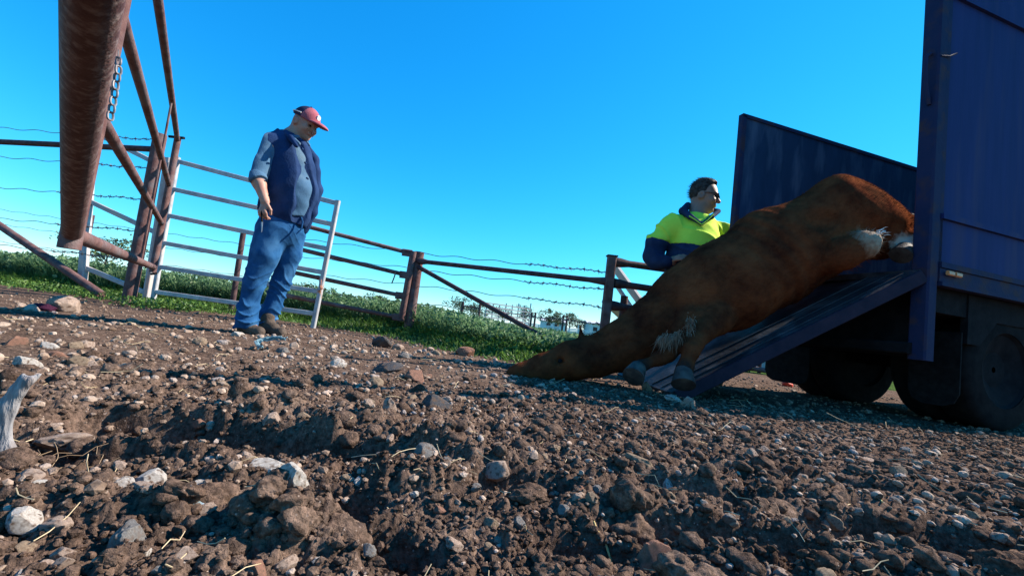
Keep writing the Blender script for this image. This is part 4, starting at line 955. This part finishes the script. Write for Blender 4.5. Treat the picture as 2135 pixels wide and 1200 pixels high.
strands('belly_tuft', [HP(1818, 498, 2.71), HP(1836, 484, 2.71)], (.8, -.1, .5), 50, .045, .25, M_tuft, .002)

# ------------------------------------------------------------------ people
M_skin = mat('skin', (0.34, 0.17, 0.115), (0.44, 0.24, 0.17), 14, .55, .08, 120, spec=.4, c3=(0.36, 0.14, 0.10), s3=9)
M_denim = mat('denim_jeans', (0.010, 0.055, 0.15), (0.026, 0.105, 0.24), 9, .9, .25, 220, c3=(0.05, 0.15, 0.29), s3=5)
M_shirt = mat('blue_work_shirt', (0.055, 0.12, 0.20), (0.085, 0.165, 0.26), 8, .9, .2, 160, c3=(0.11, 0.17, 0.22), s3=4)
M_vest = mat('navy_vest', (0.010, 0.027, 0.08), (0.021, 0.047, 0.12), 7, .8, .2, 90)
M_boot = mat('brown_boot', (0.06, 0.045, 0.035), (0.12, 0.09, 0.07), 16, .8, .3, 80)
M_capred = mat('maroon_cap', (0.26, 0.065, 0.085), (0.36, 0.11, 0.13), 12, .85, .1, 120)
M_capnavy = mat('navy_cap', (0.02, 0.022, 0.05), (0.035, 0.035, 0.07), 12, .85, .1, 120)
M_white = mat('white_trim', (0.7, 0.68, 0.64), (0.8, 0.78, 0.75), 12, .8)
M_hiv = mat('hi_vis_yellow', (0.52, 0.76, 0.07), (0.62, 0.86, 0.09), 5, .8, .15, 120)
M_hivn = mat('navy_workwear', (0.012, 0.022, 0.055), (0.025, 0.04, 0.085), 7, .85, .15, 120)
M_hair = mat('dark_hair', (0.022, 0.018, 0.016), (0.07, 0.06, 0.055), 40, .6)
M_steel = mat('knife_steel', (0.35, 0.36, 0.38), (0.5, 0.5, 0.52), 30, .4, metal=.6)
M_stub = mat('grey_stubble', (0.30, 0.19, 0.15), (0.42, 0.30, 0.25), 90, .7)

def hand(s, wrist, d, up, r=1.0, curl=.8):
    """palm, four unequal bent fingers and a thumb; d = direction of the hand, up = back of the hand"""
    d = np.array(d, float); d /= np.linalg.norm(d); up = np.array(up, float); up -= d * (up @ d); up /= np.linalg.norm(up); sd = np.cross(d, up)
    w = np.array(wrist); pc = w + d * .045 * r
    s.cap(w, pc + d * .03 * r, .026 * r, .034 * r, .012, flat=(up, .55))
    for k, (o, L_) in enumerate(((-.030, .068), (-.010, .078), (.010, .074), (.028, .058))):
        b = w + d * .078 * r + sd * o * r; m = b + (d * math.cos(curl * .6) - up * math.sin(curl * .6)) * L_ * .5 * r; e = m + (d * math.cos(curl * 1.5) - up * math.sin(curl * 1.5)) * L_ * .5 * r
        s.cap(b, m, .0100 * r, .0092 * r, .006); s.cap(m, e, .0092 * r, .0078 * r, .005)
    b = w + d * .025 * r - sd * .030 * r; m = b + (d * .7 - sd * .5 - up * .4) * .040 * r; e = m + (d * .9 + sd * .1 - up * .5) * .032 * r
    s.cap(b, m, .013 * r, .0105 * r, .008); s.cap(m, e, .0105 * r, .009 * r, .005)

# --- man in denim, vest and cap -------------------------------------------------
Y1 = 3.45
def A(u, v, dy=0.0): return at(u, v, Y1 + dy)
foot = A(540, 690); p1 = empty('person', 'standing man in navy vest, blue shirt, jeans and maroon cap looking down', 'person', (foot[0], Y1, 0))
lo = A(470, 710, -.4); hi = A(700, 205, .4); lo = np.array((lo[0] - .1, Y1 - .42, -.03)); hi = np.array((A(700, 205)[0] + .08, Y1 + .42, 1.90))
hdF = np.array((.90, -.24, -.30)); hdF /= np.linalg.norm(hdF); hdS = np.cross(hdF, (0, 0, 1)); hdS /= np.linalg.norm(hdS); hdU = np.cross(hdS, hdF)
HR = np.stack([hdF, hdS, hdU], 1)                             # columns: forward, side, up
hc = A(636, 256)
def hd(f, s_, u): return hc + hdF * f + hdS * s_ + hdU * u
b = Solid(lo, hi, .0062)
b.ell(hc, (.100, .078, .112), .02, HR)
b.ell(hd(.030, 0, -.062), (.066, .058, .070), .03, HR)          # jaw
b.ell(hd(.068, 0, -.108), (.026, .030, .022), .02, HR)          # chin
b.cap(hd(.098, 0, -.012), hd(.122, 0, -.046), .010, .017, .012)   # nose
b.cap(hd(.092, -.03, .008), hd(.092, .03, .008), .012, .012, .012)  # brow
for sg in (-1, 1):
    b.ell(hd(.066, sg * .040, -.040), (.030, .026, .026), .02, HR)   # cheek
    b.ell(hd(.095, sg * .030, -.013), (.016, .014, .010), .008, HR, 'sub')
    b.ell(hd(-.012, sg * .080, -.022), (.028, .013, .034), .008, HR); b.ell(hd(-.006, sg * .092, -.020), (.014, .008, .020), .006, HR, 'sub')
b.cap(hd(.101, -.020, -.072), hd(.101, .020, -.072), .010, .010, .008); b.cap(hd(.108, -.024, -.074), hd(.108, .024, -.074), .004, .004, .004, 'sub')
b.chain([(hd(-.03, 0, -.07), .060), (A(606, 292), .066)], .03)
b.chain([(A(606, 292), .08), (A(585, 335), .12), (A(600, 395), .13), (A(582, 455), .12)], .05)
b.chain([(A(566, 303, -.15), .06), (A(532, 372, -.23), .046), (A(541, 384, -.24), .043), (A(553, 420, -.26), .030)], .02)
hand(b, A(553, 420, -.26), A(545, 447, -.27) - A(553, 420, -.26), (-.2, -1, .2), 1.0, 1.0)
b.chain([(A(612, 306, .16), .06), (A(640, 395, .20), .045), (A(626, 462, .14), .030)], .02)
hand(b, A(626, 462, .14), (-.25, -.1, -1), (.5, .8, 0), .95, .7)
b.chain([(A(571, 480, -.06), .095), (A(553, 530, -.09), .072), (A(527, 592, -.09), .052), (A(511, 672, -.09), .042)], .03)
b.chain([(A(608, 480, .09), .09), (A(605, 530, .10), .062), (A(585, 588, .10), .045), (A(554, 668, .10), .040)], .03)
b.cap(A(505, 676, -.09), A(530, 682, -.10), .03, .025, .02); b.cap(A(556, 674, .09), A(575, 682, .06), .03, .025, .02)
body1, _, _ = solid_obj('body', b, M_skin, p1, 1)
j = Solid(lo, hi, .0075)
j.chain([(A(585, 462), .162), (A(587, 478), .156)], .04, flat=((.3, 1, 0), .9))
j.chain([(A(570, 478, -.06), .128), (A(553, 530, -.09), .102), (A(527, 592, -.09), .086), (A(515, 640, -.09), .080), (A(511, 672, -.09), .092)], .03)
j.chain([(A(609, 478, .09), .112), (A(605, 530, .10), .088), (A(585, 588, .10), .070), (A(567, 640, .10), .066), (A(554, 668, .10), .075)], .03)
j.plane(A(590, 442), (.15, .05, 1)); j.plane(A(520, 682), (-.1, 0, -1))
zk = A(530, 592)[2]
def jd(p):
    z = p[:, 2]; wgt = np.clip((.62 - z) / .35, .12, 1)
    q = p.copy(); q[:, 2] += .25 * q[:, 0] + .06 * np.sin(q[:, 0] * 18 + q[:, 1] * 9)
    ring = np.abs(np.sin(q[:, 2] * 42 + 5.5 * n3(p, 6, 3))); fold = (1 - ring) ** 3
    return wgt * .028 * fold * np.clip(.6 + 1.2 * n3(p, 7, 4), 0, 1) + .010 * n3(p, 7, 5) + .004 * n3(p, 22, 6) - .004
jeans, JV, JF = solid_obj('jeans', j, M_denim, p1, 1, jd)
mb = MB(); mb.tube([A(627, 450, -.05), A(631, 462, -.06), A(628, 478, -.07), A(618, 488, -.08)], .006, 5); mb.build('fly_seam', M_denim, jeans)
def torso1(sol, g):
    sol.chain([(A(600, 300), .112 + g), (A(594, 328), .188 + g), (A(593, 362), .208 + g), (A(600, 398), .205 + g), (A(596, 438), .180 + g)], .05, flat=((.25, 1, 0), .80))
    sol.cap(A(562, 304, -.12), A(612, 308, .15), .080 + g, .078 + g, .05)
t = Solid(lo, hi, .0075); torso1(t, 0)
t.chain([(A(560, 302, -.14), .082), (A(541, 345, -.20), .074), (A(533, 368, -.23), .070)], .035)
t.chain([(A(613, 306, .16), .080), (A(638, 380, .20), .066), (A(630, 440, .16), .055)], .04)
t.plane(A(610, 458), (.25, 0, -1)); t.plane(A(604, 276), (.35, 0, 1)) 
def td(p): return .008 * n3(p, 7, 8) + .006 * np.sin((p[:, 2] * 38 + p[:, 0] * 26) + 3 * n3(p, 5, 9)) * np.clip(n3(p, 4, 10) + .4, 0, 1) + .003 * n3(p, 28, 7)
shirt, _, _ = solid_obj('shirt', t, M_shirt, p1, 1, td)
cf = Solid(lo, hi, .0062); c0, c1 = A(532, 366, -.23), A(538, 379, -.24); cf.cap(c0, c1, .074, .070, .01); cf.plane(c1, c1 - c0); cf.plane(c0, c0 - c1)
solid_obj('sleeve_cuff', cf, M_shirt, shirt, 1, lambda p: .005 * n3(p, 22, 3))
for (a_, b_, c_) in [((606, 285, -.11), (624, 300, -.16), (622, 285, -.12)), ((632, 290, .03), (644, 302, .03), (640, 288, .06))]:
    cl = Solid(lo, hi, .0062); cl.cap(A(*a_), A(*b_), .018, .012, .01); cl.cap(A(*a_), A(*c_), .014, .012, .01); solid_obj('collar', cl, M_shirt, shirt, 1)
for k, (u, v) in enumerate([(630, 310), (637, 340), (641, 372)]):
    mb = MB(); c = A(u, v, -.165 - .004 * k); mb.tube([c + np.array((0, .012, 0)), c - np.array((0, .012, 0))], .007, 8); mb.build('button', M_vest, shirt)
ve = Solid(lo, hi, .0075); torso1(ve, .020)
ve.ell(A(530, 428, -.02), (.135, .17, .12), .06)
# front opening and arm hole
ve.chain([(A(622, 286, -.14), .060), (A(640, 325, -.15), .080), (A(650, 370, -.15), .105), (A(648, 415, -.15), .120), (A(638, 475, -.15), .14)], .006, 'sub')
ve.chain([(A(552, 310, -.27), .072), (A(534, 368, -.30), .080)], .015, 'sub')
ve.plane(A(560, 458, -.1), (-.02, 0, -1)); ve.plane(A(600, 279), (.3, 0, 1))
def vd(p): return .010 * n3(p, 6, 18) + .007 * np.sin(p[:, 2] * 30 - p[:, 0] * 34 + 3 * n3(p, 5, 19)) * np.clip(n3(p, 4, 20) + .5, 0, 1) + .003 * n3(p, 26, 17)
vest, _, _ = solid_obj('vest', ve, M_vest, p1, 1, vd)
fl = Solid(lo, hi, .0075); fl.chain([(A(636, 296, .10), .03), (A(655, 335, .09), .038), (A(660, 395, .07), .042), (A(648, 440, .08), .048), (A(632, 478, .10), .040)], .03)
solid_obj('front_flap', fl, M_vest, vest, 1, vd)
fl = Solid(lo, hi, .0062); fl.chain([(A(596, 276, -.10), .020), (A(606, 288, -.15), .022), (A(618, 304, -.19), .016)], .012); fl.cap(A(596, 276, -.10), A(600, 272, .08), .018, .018, .01)
solid_obj('vest_collar', fl, M_vest, vest, 1)
# boots
for (h_, tt, lab) in [((494, 684, -.08), (541, 689, -.12), 0), ((552, 683, .08), (586, 691, .02), 1)]:
    bo = Solid(lo, hi, .0062); hh = A(*h_); tp = A(*tt); hh[2] = .045; tp[2] = .036
    bo.cap(hh, tp, .046, .040, .02); bo.cap(hh, hh + (.01, 0, .10), .046, .055, .03); bo.cap((hh + tp) / 2 + (0, 0, .02), hh + (0, 0, .05), .045, .045, .03); bo.plane((0, 0, .014), (0, 0, -1))
    bt, _, _ = solid_obj('boot', bo, M_boot, p1, 1, lambda p: .003 * n3(p, 24, 2))
    so = Solid(lo, hi, .0062); so.cap((hh[0] - .008, hh[1], .012), (tp[0] + .012, tp[1], .012), .046, .042, .01, flat=((0, 0, 1), .35)); solid_obj('sole', so, M_black, bt, 1)
# cap
cpS = Solid(lo, hi, .0055)
cpS.ell(hd(-.004, 0, .018), (.112, .092, .112), .02, HR); cpS.plane(hd(0, 0, .022), -hdU + hdF * -.10)
cap_o, CV, CF = solid_obj('cap', cpS, M_capnavy, p1, 1)
fr = Solid(lo, hi, .0055); fr.ell(hd(-.003, 0, .018), (.116, .0945, .1145), .02, HR); fr.plane(hd(0, 0, .020), -hdU - hdF * .10); fr.plane(hd(.022, 0, 0), -hdF); solid_obj('front_panel', fr, M_capred, cap_o, 1)
br = Solid(lo, hi, .0055); br.ell(hd(.125, 0, .012), (.088, .080, .030), .02, HR); br.ell(hd(.125, 0, -.012), (.11, .10, .034), .01, HR, 'sub'); br.plane(hd(.085, 0, 0), -hdF); solid_obj('brim', br, M_capred, cap_o, 1)
mb = MB(); mb.tube([hd(.022 - .134 * math.sin(t_) * .99 if False else -.004 + .115 * math.cos(t_), .0955 * math.sin(t_), .048) for t_ in np.linspace(rad(78), rad(282), 24)], .0042, 6); mb.build('stripe', M_white, cap_o)
mb = MB(); mb.tube([hd(.101, 0, .072), hd(.108, 0, .072)], [.020, .018], 14); mb.build('badge', M_white, cap_o)
mb = MB(); mb.tube([hd(-.004, 0, .128), hd(-.004, 0, .136)], [.010, .006], 10); mb.build('button', M_capnavy, cap_o)
for sg in (-1, 1):
    mb = MB(); c = hd(.086, sg * .030, -.013); mb.tube([c, c + hdF * .006, c + hdF * .010], [.007, .006, .003], 10); mb.build('eye', M_black, body1)
# knife in his hand
mb = MB(); a_, b_ = A(546, 440, -.28), A(546, 462, -.28); mb.tube([a_, b_], [.008, .007], 8)
kn = mb.build('knife', M_black); tag(kn, 'small knife held in the hand of the man in the vest', 'knife')
mb = MB(); c_ = A(545, 484, -.28); mb.prism([b_ + (-.006, 0, 0), b_ + (.006, 0, 0), c_ + (.002, 0, .01), c_], (0, .0025, 0)); mb.build('blade', M_steel, kn)

# --- man in the yellow top behind the horse --------------------------------------
Y2 = 3.82
def B(u, v, dy=0.0): return at(u, v, Y2 + dy)
p2 = empty('person', 'dark haired man in glasses and yellow and navy top behind the horse', 'person', (B(1450, 600)[0], Y2, 0))
lo2 = np.array((B(1330, 560)[0] - .03, Y2 - .36, -.03)); hi2 = np.array((B(1560, 480)[0] + .1, Y2 + .36, B(1470, 355)[2] + .03))
gF = np.array((.86, -.48, -.10)); gF /= np.linalg.norm(gF); gS = np.cross(gF, (0, 0, 1)); gS /= np.linalg.norm(gS); gU = np.cross(gS, gF); GR = np.stack([gF, gS, gU], 1)
hc2 = B(1468, 408)
def hg(f, s_, u): return hc2 + gF * f + gS * s_ + gU * u
b = Solid(lo2, hi2, .0065)
b.ell(hc2 + gU * .01, (.108, .088, .125), .02, GR); b.ell(hg(.030, 0, -.075), (.074, .066, .078), .03, GR); b.ell(hg(.068, 0, -.128), (.030, .034, .024), .02, GR)
b.cap(hg(.102, 0, -.005), hg(.126, 0, -.045), .011, .018, .012); b.cap(hg(.098, -.032, .018), hg(.098, .032, .018), .012, .012, .012)
for sg in (-1, 1):
    b.ell(hg(.072, sg * .042, -.045), (.034, .030, .030), .02, GR); b.ell(hg(.103, sg * .032, -.006), (.016, .014, .010), .008, GR, 'sub')
    b.ell(hg(-.010, sg * .090, -.020), (.030, .014, .036), .008, GR); b.ell(hg(-.004, sg * .102, -.018), (.014, .008, .020), .006, GR, 'sub')
b.cap(hg(.105, -.022, -.082), hg(.105, .022, -.082), .011, .011, .008); b.cap(hg(.112, -.026, -.083), hg(.112, .026, -.083), .004, .004, .004, 'sub')
b.chain([(hg(-.02, 0, -.08), .075), (B(1452, 462), .085)], .03)
b.chain([(B(1450, 470), .10), (B(1448, 520), .15), (B(1445, 590), .15)], .05)
b.chain([(B(1392, 468, -.02), .06), (B(1362, 540, .0), .05), (B(1402, 545, -.16), .034)], .02)
hand(b, B(1396, 543, -.16), B(1418, 536, -.22) - B(1396, 543, -.16), (-.3, -.6, .6), 1.0, .5)
b.chain([(B(1500, 480, .10), .06), (B(1530, 560, .10), .05), (B(1500, 600, -.05), .034)], .02)
b.chain([(B(1430, 600, -.07), .11), (B(1425, 700, -.07), .07), (np.array((B(1430, 700)[0], Y2 - .07, .06)), .05)], .03)
b.chain([(B(1465, 600, .09), .11), (B(1465, 700, .09), .07), (np.array((B(1470, 700)[0], Y2 + .09, .06)), .05)], .03)
M_skin2 = mat('tanned_skin', (0.24, 0.115, 0.075), (0.32, 0.165, 0.115), 14, .55, .08, 120, spec=.35, c3=(0.20, 0.12, 0.09), s3=12)
body2, _, _ = solid_obj('body', b, M_skin2, p2, 1)
def top(inflate=0.0):
    t = Solid(lo2, hi2, .0075)
    t.chain([(B(1455, 470), .125), (B(1448, 500), .200), (B(1444, 545), .215), (B(1446, 600), .205)], .06)
    t.cap(B(1404, 470, -.03), B(1500, 480, .08), .095, .09, .05)
    t.chain([(B(1396, 474, -.02), .098), (B(1368, 508, .0), .084), (B(1361, 532, .0), .078), (B(1370, 545, -.04), .070)], .04)
    t.chain([(B(1370, 546, -.04), .074), (B(1392, 546, -.15), .052)], .03)
    t.chain([(B(1500, 480, .10), .11), (B(1528, 555, .10), .08), (B(1505, 595, -.04), .055)], .04)
    return t
def hdis(p): return .010 * n3(p, 6, 28) + .004 * n3(p, 20, 27) + .014 * (1 - np.abs(np.sin(p[:, 2] * 14 + p[:, 0] * 11 + 4 * n3(p, 4, 26)))) ** 3 + .006 * np.sin(p[:, 2] * 34 + p[:, 0] * 22 + 3 * n3(p, 5, 29)) * np.clip(n3(p, 4, 30) + .4, 0, 1)
_q = B(1360, 500); _w = B(1452, 524); nx_ = (_w[2] - _q[2]) / (_w[0] - _q[0])
t = top(); t.plane(_q, (nx_, 0, -1)); t.plane(B(1455, 448), (.15, -.1, 1))
top_y, _, _ = solid_obj('yellow_top', t, M_hiv, p2, 1, hdis)
t = top(); t.plane(_q, (-nx_, 0, 1)); t.plane(B(1445, 640), (0, 0, -1)); solid_obj('navy_hem', t, M_hivn, top_y, 1, hdis)
cl = Solid(lo2, hi2, .0065); cl.chain([(B(1434, 428, .06), .030), (B(1424, 440, -.06), .034), (B(1440, 452, -.16), .022), (B(1462, 466, -.215), .014)], .015); cl.chain([(B(1498, 440, -.08), .020), (B(1484, 452, -.18), .018), (B(1464, 466, -.215), .014)], .012)
cl.cap(B(1434, 428, .06), B(1498, 440, .0), .02, .02, .01); solid_obj('collar', cl, M_hivn, top_y, 1)
mb = MB(); mb.tube([B(1437, 450, -.19), B(1450, 458, -.225), B(1463, 468, -.238)], .005, 6); mb.tube([B(1463, 468, -.238), B(1476, 458, -.225), B(1488, 446, -.20)], .005, 6); mb.build('collar_trim', M_hiv, top_y)
j = Solid(lo2, hi2, .010); j.chain([(B(1430, 600, -.07), .14), (B(1425, 700, -.07), .105), (np.array((B(1430, 700)[0], Y2 - .07, .08)), .085)], .03); j.chain([(B(1465, 600, .09), .14), (B(1465, 700, .09), .105), (np.array((B(1470, 700)[0], Y2 + .09, .08)), .085)], .03)
solid_obj('trousers', j, M_hivn, p2, 1, jd)
for yy_, ux in ((-.07, 1430), (.09, 1470)):
    x0 = B(ux, 700)[0]; bo = Solid(lo2, hi2, .0075); bo.cap((x0 - .03, Y2 + yy_, .045), (x0 + .16, Y2 + yy_ - .05, .04), .05, .042, .02); bo.plane((0, 0, .012), (0, 0, -1)); solid_obj('boot', bo, M_boot, p2, 1)
hr = Solid(lo2, hi2, .0062); hr.ell(hg(-.026, 0, .036), (.106, .097, .116), .03, GR); hr.ell(hg(.012, 0, .118), (.075, .072, .036), .03, GR); hr.ell(hg(.095, 0, -.030), (.098, .14, .115), .025, GR, 'sub')
hr.plane(hg(0, 0, -.055), -gU + gF * .3); hro, RV, RF = solid_obj('hair', hr, M_hair, p2, 1, lambda p: .006 * n3(p, 40, 3) + .007 * n3(p, 18, 5))
k = rng.integers(0, len(RV), 1500); nn_ = vnormals(RV, RF)[k]; p = RV[k]; dd = -gF + nn_ * .5 + rng.normal(0, .3, p.shape); sd_ = rng.normal(size=p.shape); sd_ /= np.linalg.norm(sd_, axis=1)[:, None]
Vs = np.stack([p - sd_ * .0015, p + sd_ * .0015, p + dd * rng.uniform(.008, .022, (len(k), 1))], 1).reshape(-1, 3) - np.array(parent_loc(p2))
o = link('hair_strands', fastmesh('hair_strands', Vs, np.arange(len(Vs)).reshape(-1, 3), False), M_hair, hro); o['kind'] = 'stuff'
gl = empty('glasses', 'black framed glasses worn by the man in the yellow top', 'glasses', tuple(hg(.11, 0, 0)))
for sg in (-1, 1):
    mb = MB(); mb.tube([hg(.118 + .006 * math.cos(t_) * 0, sg * .036 + .029 * math.cos(t_), -.004 + .021 * math.sin(t_)) for t_ in np.linspace(0, 2 * math.pi, 21)], .0038, 6, False); mb.build('rim', M_black, gl)
    mb = MB(); mb.tube([hg(.118, sg * .066, .006), hg(.05, sg * .088, .006), hg(-.01, sg * .094, .0)], .003, 6); mb.build('temple', M_black, gl)
mb = MB(); mb.tube([hg(.118, -.008, 0), hg(.124, 0, .004), hg(.118, .008, 0)], .003, 6); mb.build('bridge', M_black, gl)
for sg in (-1, 1):
    mb = MB(); c = hg(.094, sg * .032, -.006); mb.tube([c, c + gF * .006, c + gF * .010], [.007, .006, .003], 10); mb.build('eye', M_black, body2)

# ------------------------------------------------------------------ small things on the ground
M_drift = mat('weathered_wood', (0.17, 0.165, 0.17), (0.34, 0.32, 0.31), 22, .85, .5, 60, stretch=(3, 3, .5), c3=(0.16, 0.13, 0.12), s3=14)
g0 = gr(12, 962); gzz = gz(g0[0], g0[1])
st = Solid(g0 + (-.12, -.10, -.04), g0 + (.18, .12, .30), .0035)
def SB(u, v, dy=0.0): return at(u, v, g0[1] + dy)
st.chain([(SB(18, 985), .017), (SB(6, 900), .0125), (SB(14, 850), .016), (SB(38, 812), .0115), (SB(46, 792), .007), (SB(48, 780), .0035)], .008, flat=((0, 1, 0), .7))
st.chain([(SB(36, 815), .011), (SB(58, 795), .008), (SB(84, 780, .01), .0035)], .006, flat=((0, 1, 0), .7))
st.chain([(SB(10, 940), .014), (SB(0, 980), .016)], .008)
so_, _, _ = solid_obj('dead_stump', st, M_drift, None, 1, lambda p: .0022 * n3(p * np.array((3, 3, .5)), 25, 3))
tag(so_, 'forked grey weathered stalk sticking up at the left edge of the foreground', 'stump')
def tangle(label, u, v, n, spread, L0):
    g = gr(u, v); mb = MB()
    for k in range(n):
        a = random.uniform(0, 6.28); p = np.array((g[0] + random.gauss(0, spread), g[1] + random.gauss(0, spread * .6), gz(g[0], g[1]) + .004)); pts = [p]
        for q in range(6):
            a += random.gauss(0, .6); p = p + np.array((math.cos(a) * L0 / 6, math.sin(a) * L0 / 6, random.gauss(.002, .006))); pts.append(p)
        mb.tube(pts, .0006, 4)
    tag(mb.build('root_tangle', mat('dry_root', (0.20, 0.13, 0.08), (0.33, 0.23, 0.14), 30, .8)), label, 'roots')
tangle('tangle of dry tan roots beside the weathered stalk', 85, 945, 26, .035, .11); tangle('small ball of dry roots right of the stalk', 160, 940, 12, .012, .06)
# blue twine, purple scrap, red scrap, yellow stalk
M_blue = mat('faded_blue_twine', (0.10, 0.20, 0.24), (0.20, 0.31, 0.35), 30, .8)
g = gr(545, 728); mb = MB()
for k in range(16):
    pts = [np.array((g[0] + .05 + .075 * math.cos(t_) + random.gauss(0, .008), g[1] + .05 * math.sin(t_) + random.gauss(0, .008), .02 + .055 * max(0, math.sin(t_ * .5 + 1.2)) + random.gauss(0, .006))) for t_ in np.linspace(.3 + random.random(), 3.6 + random.random(), 9)]
    mb.tube(pts, .0035, 5)
tag(mb.build('twine_scrap', M_blue), 'scrap of faded blue baling twine on the gravel before the man in denim', 'twine')
def scrap(name, label, cat, u, v, sz, mt, seed, flat=.5):
    g = gr(u, v); v_, f_ = lump(3, seed, .5, 3); me = fastmesh(name, v_ * np.array((sz, sz * .7, sz * flat)), f_); o = link(name, me, mt, None, (g[0], g[1], gz(g[0], g[1]) + sz * .2)); tag(o, label, cat)
scrap('rag', 'crumpled dark purple rag on the soil at the left', 'rag', 92, 646, .085, mat('purple_rag', (0.03, 0.010, 0.022), (0.065, 0.018, 0.04), 30, .95, .5, 60), 501, .45)
scrap('plastic_scrap', 'small bright red plastic scrap beside the far truck wheel', 'scrap', 1641, 806, .07, mat('red_plastic', (0.6, 0.06, 0.04), (0.7, 0.1, 0.06), 9, .5), 502, .5)
scrap('tin_scrap', 'bluish crumpled foil scrap in the left foreground', 'scrap', 412, 1085, .014, mat('foil', (0.35, 0.5, 0.55), (0.7, 0.8, 0.85), 40, .3, metal=.5), 503, .7)
for (u0, v0, u1, v1_, lab) in [(1237, 1090, 1300, 1124, 'yellow dry stalk lying across the soil in the bottom middle'), (1790, 1010, 1835, 1075, 'dry pale stalk in the right foreground')]:
    a, b_ = gr(u0, v0), gr(u1, v1_); mb = MB(); pts = []
    for t_ in np.linspace(0, 1, 7):
        q = a + (b_ - a) * t_; pts.append((q[0], q[1] + .004 * math.sin(t_ * 5), gz(q[0], q[1]) + .004))
    mb.tube(pts, .0019, 6); tag(mb.build('dry_stalk', mat('yellow_stalk', (0.45, 0.32, 0.12), (0.6, 0.45, 0.2), 30, .7)), lab, 'stalk')
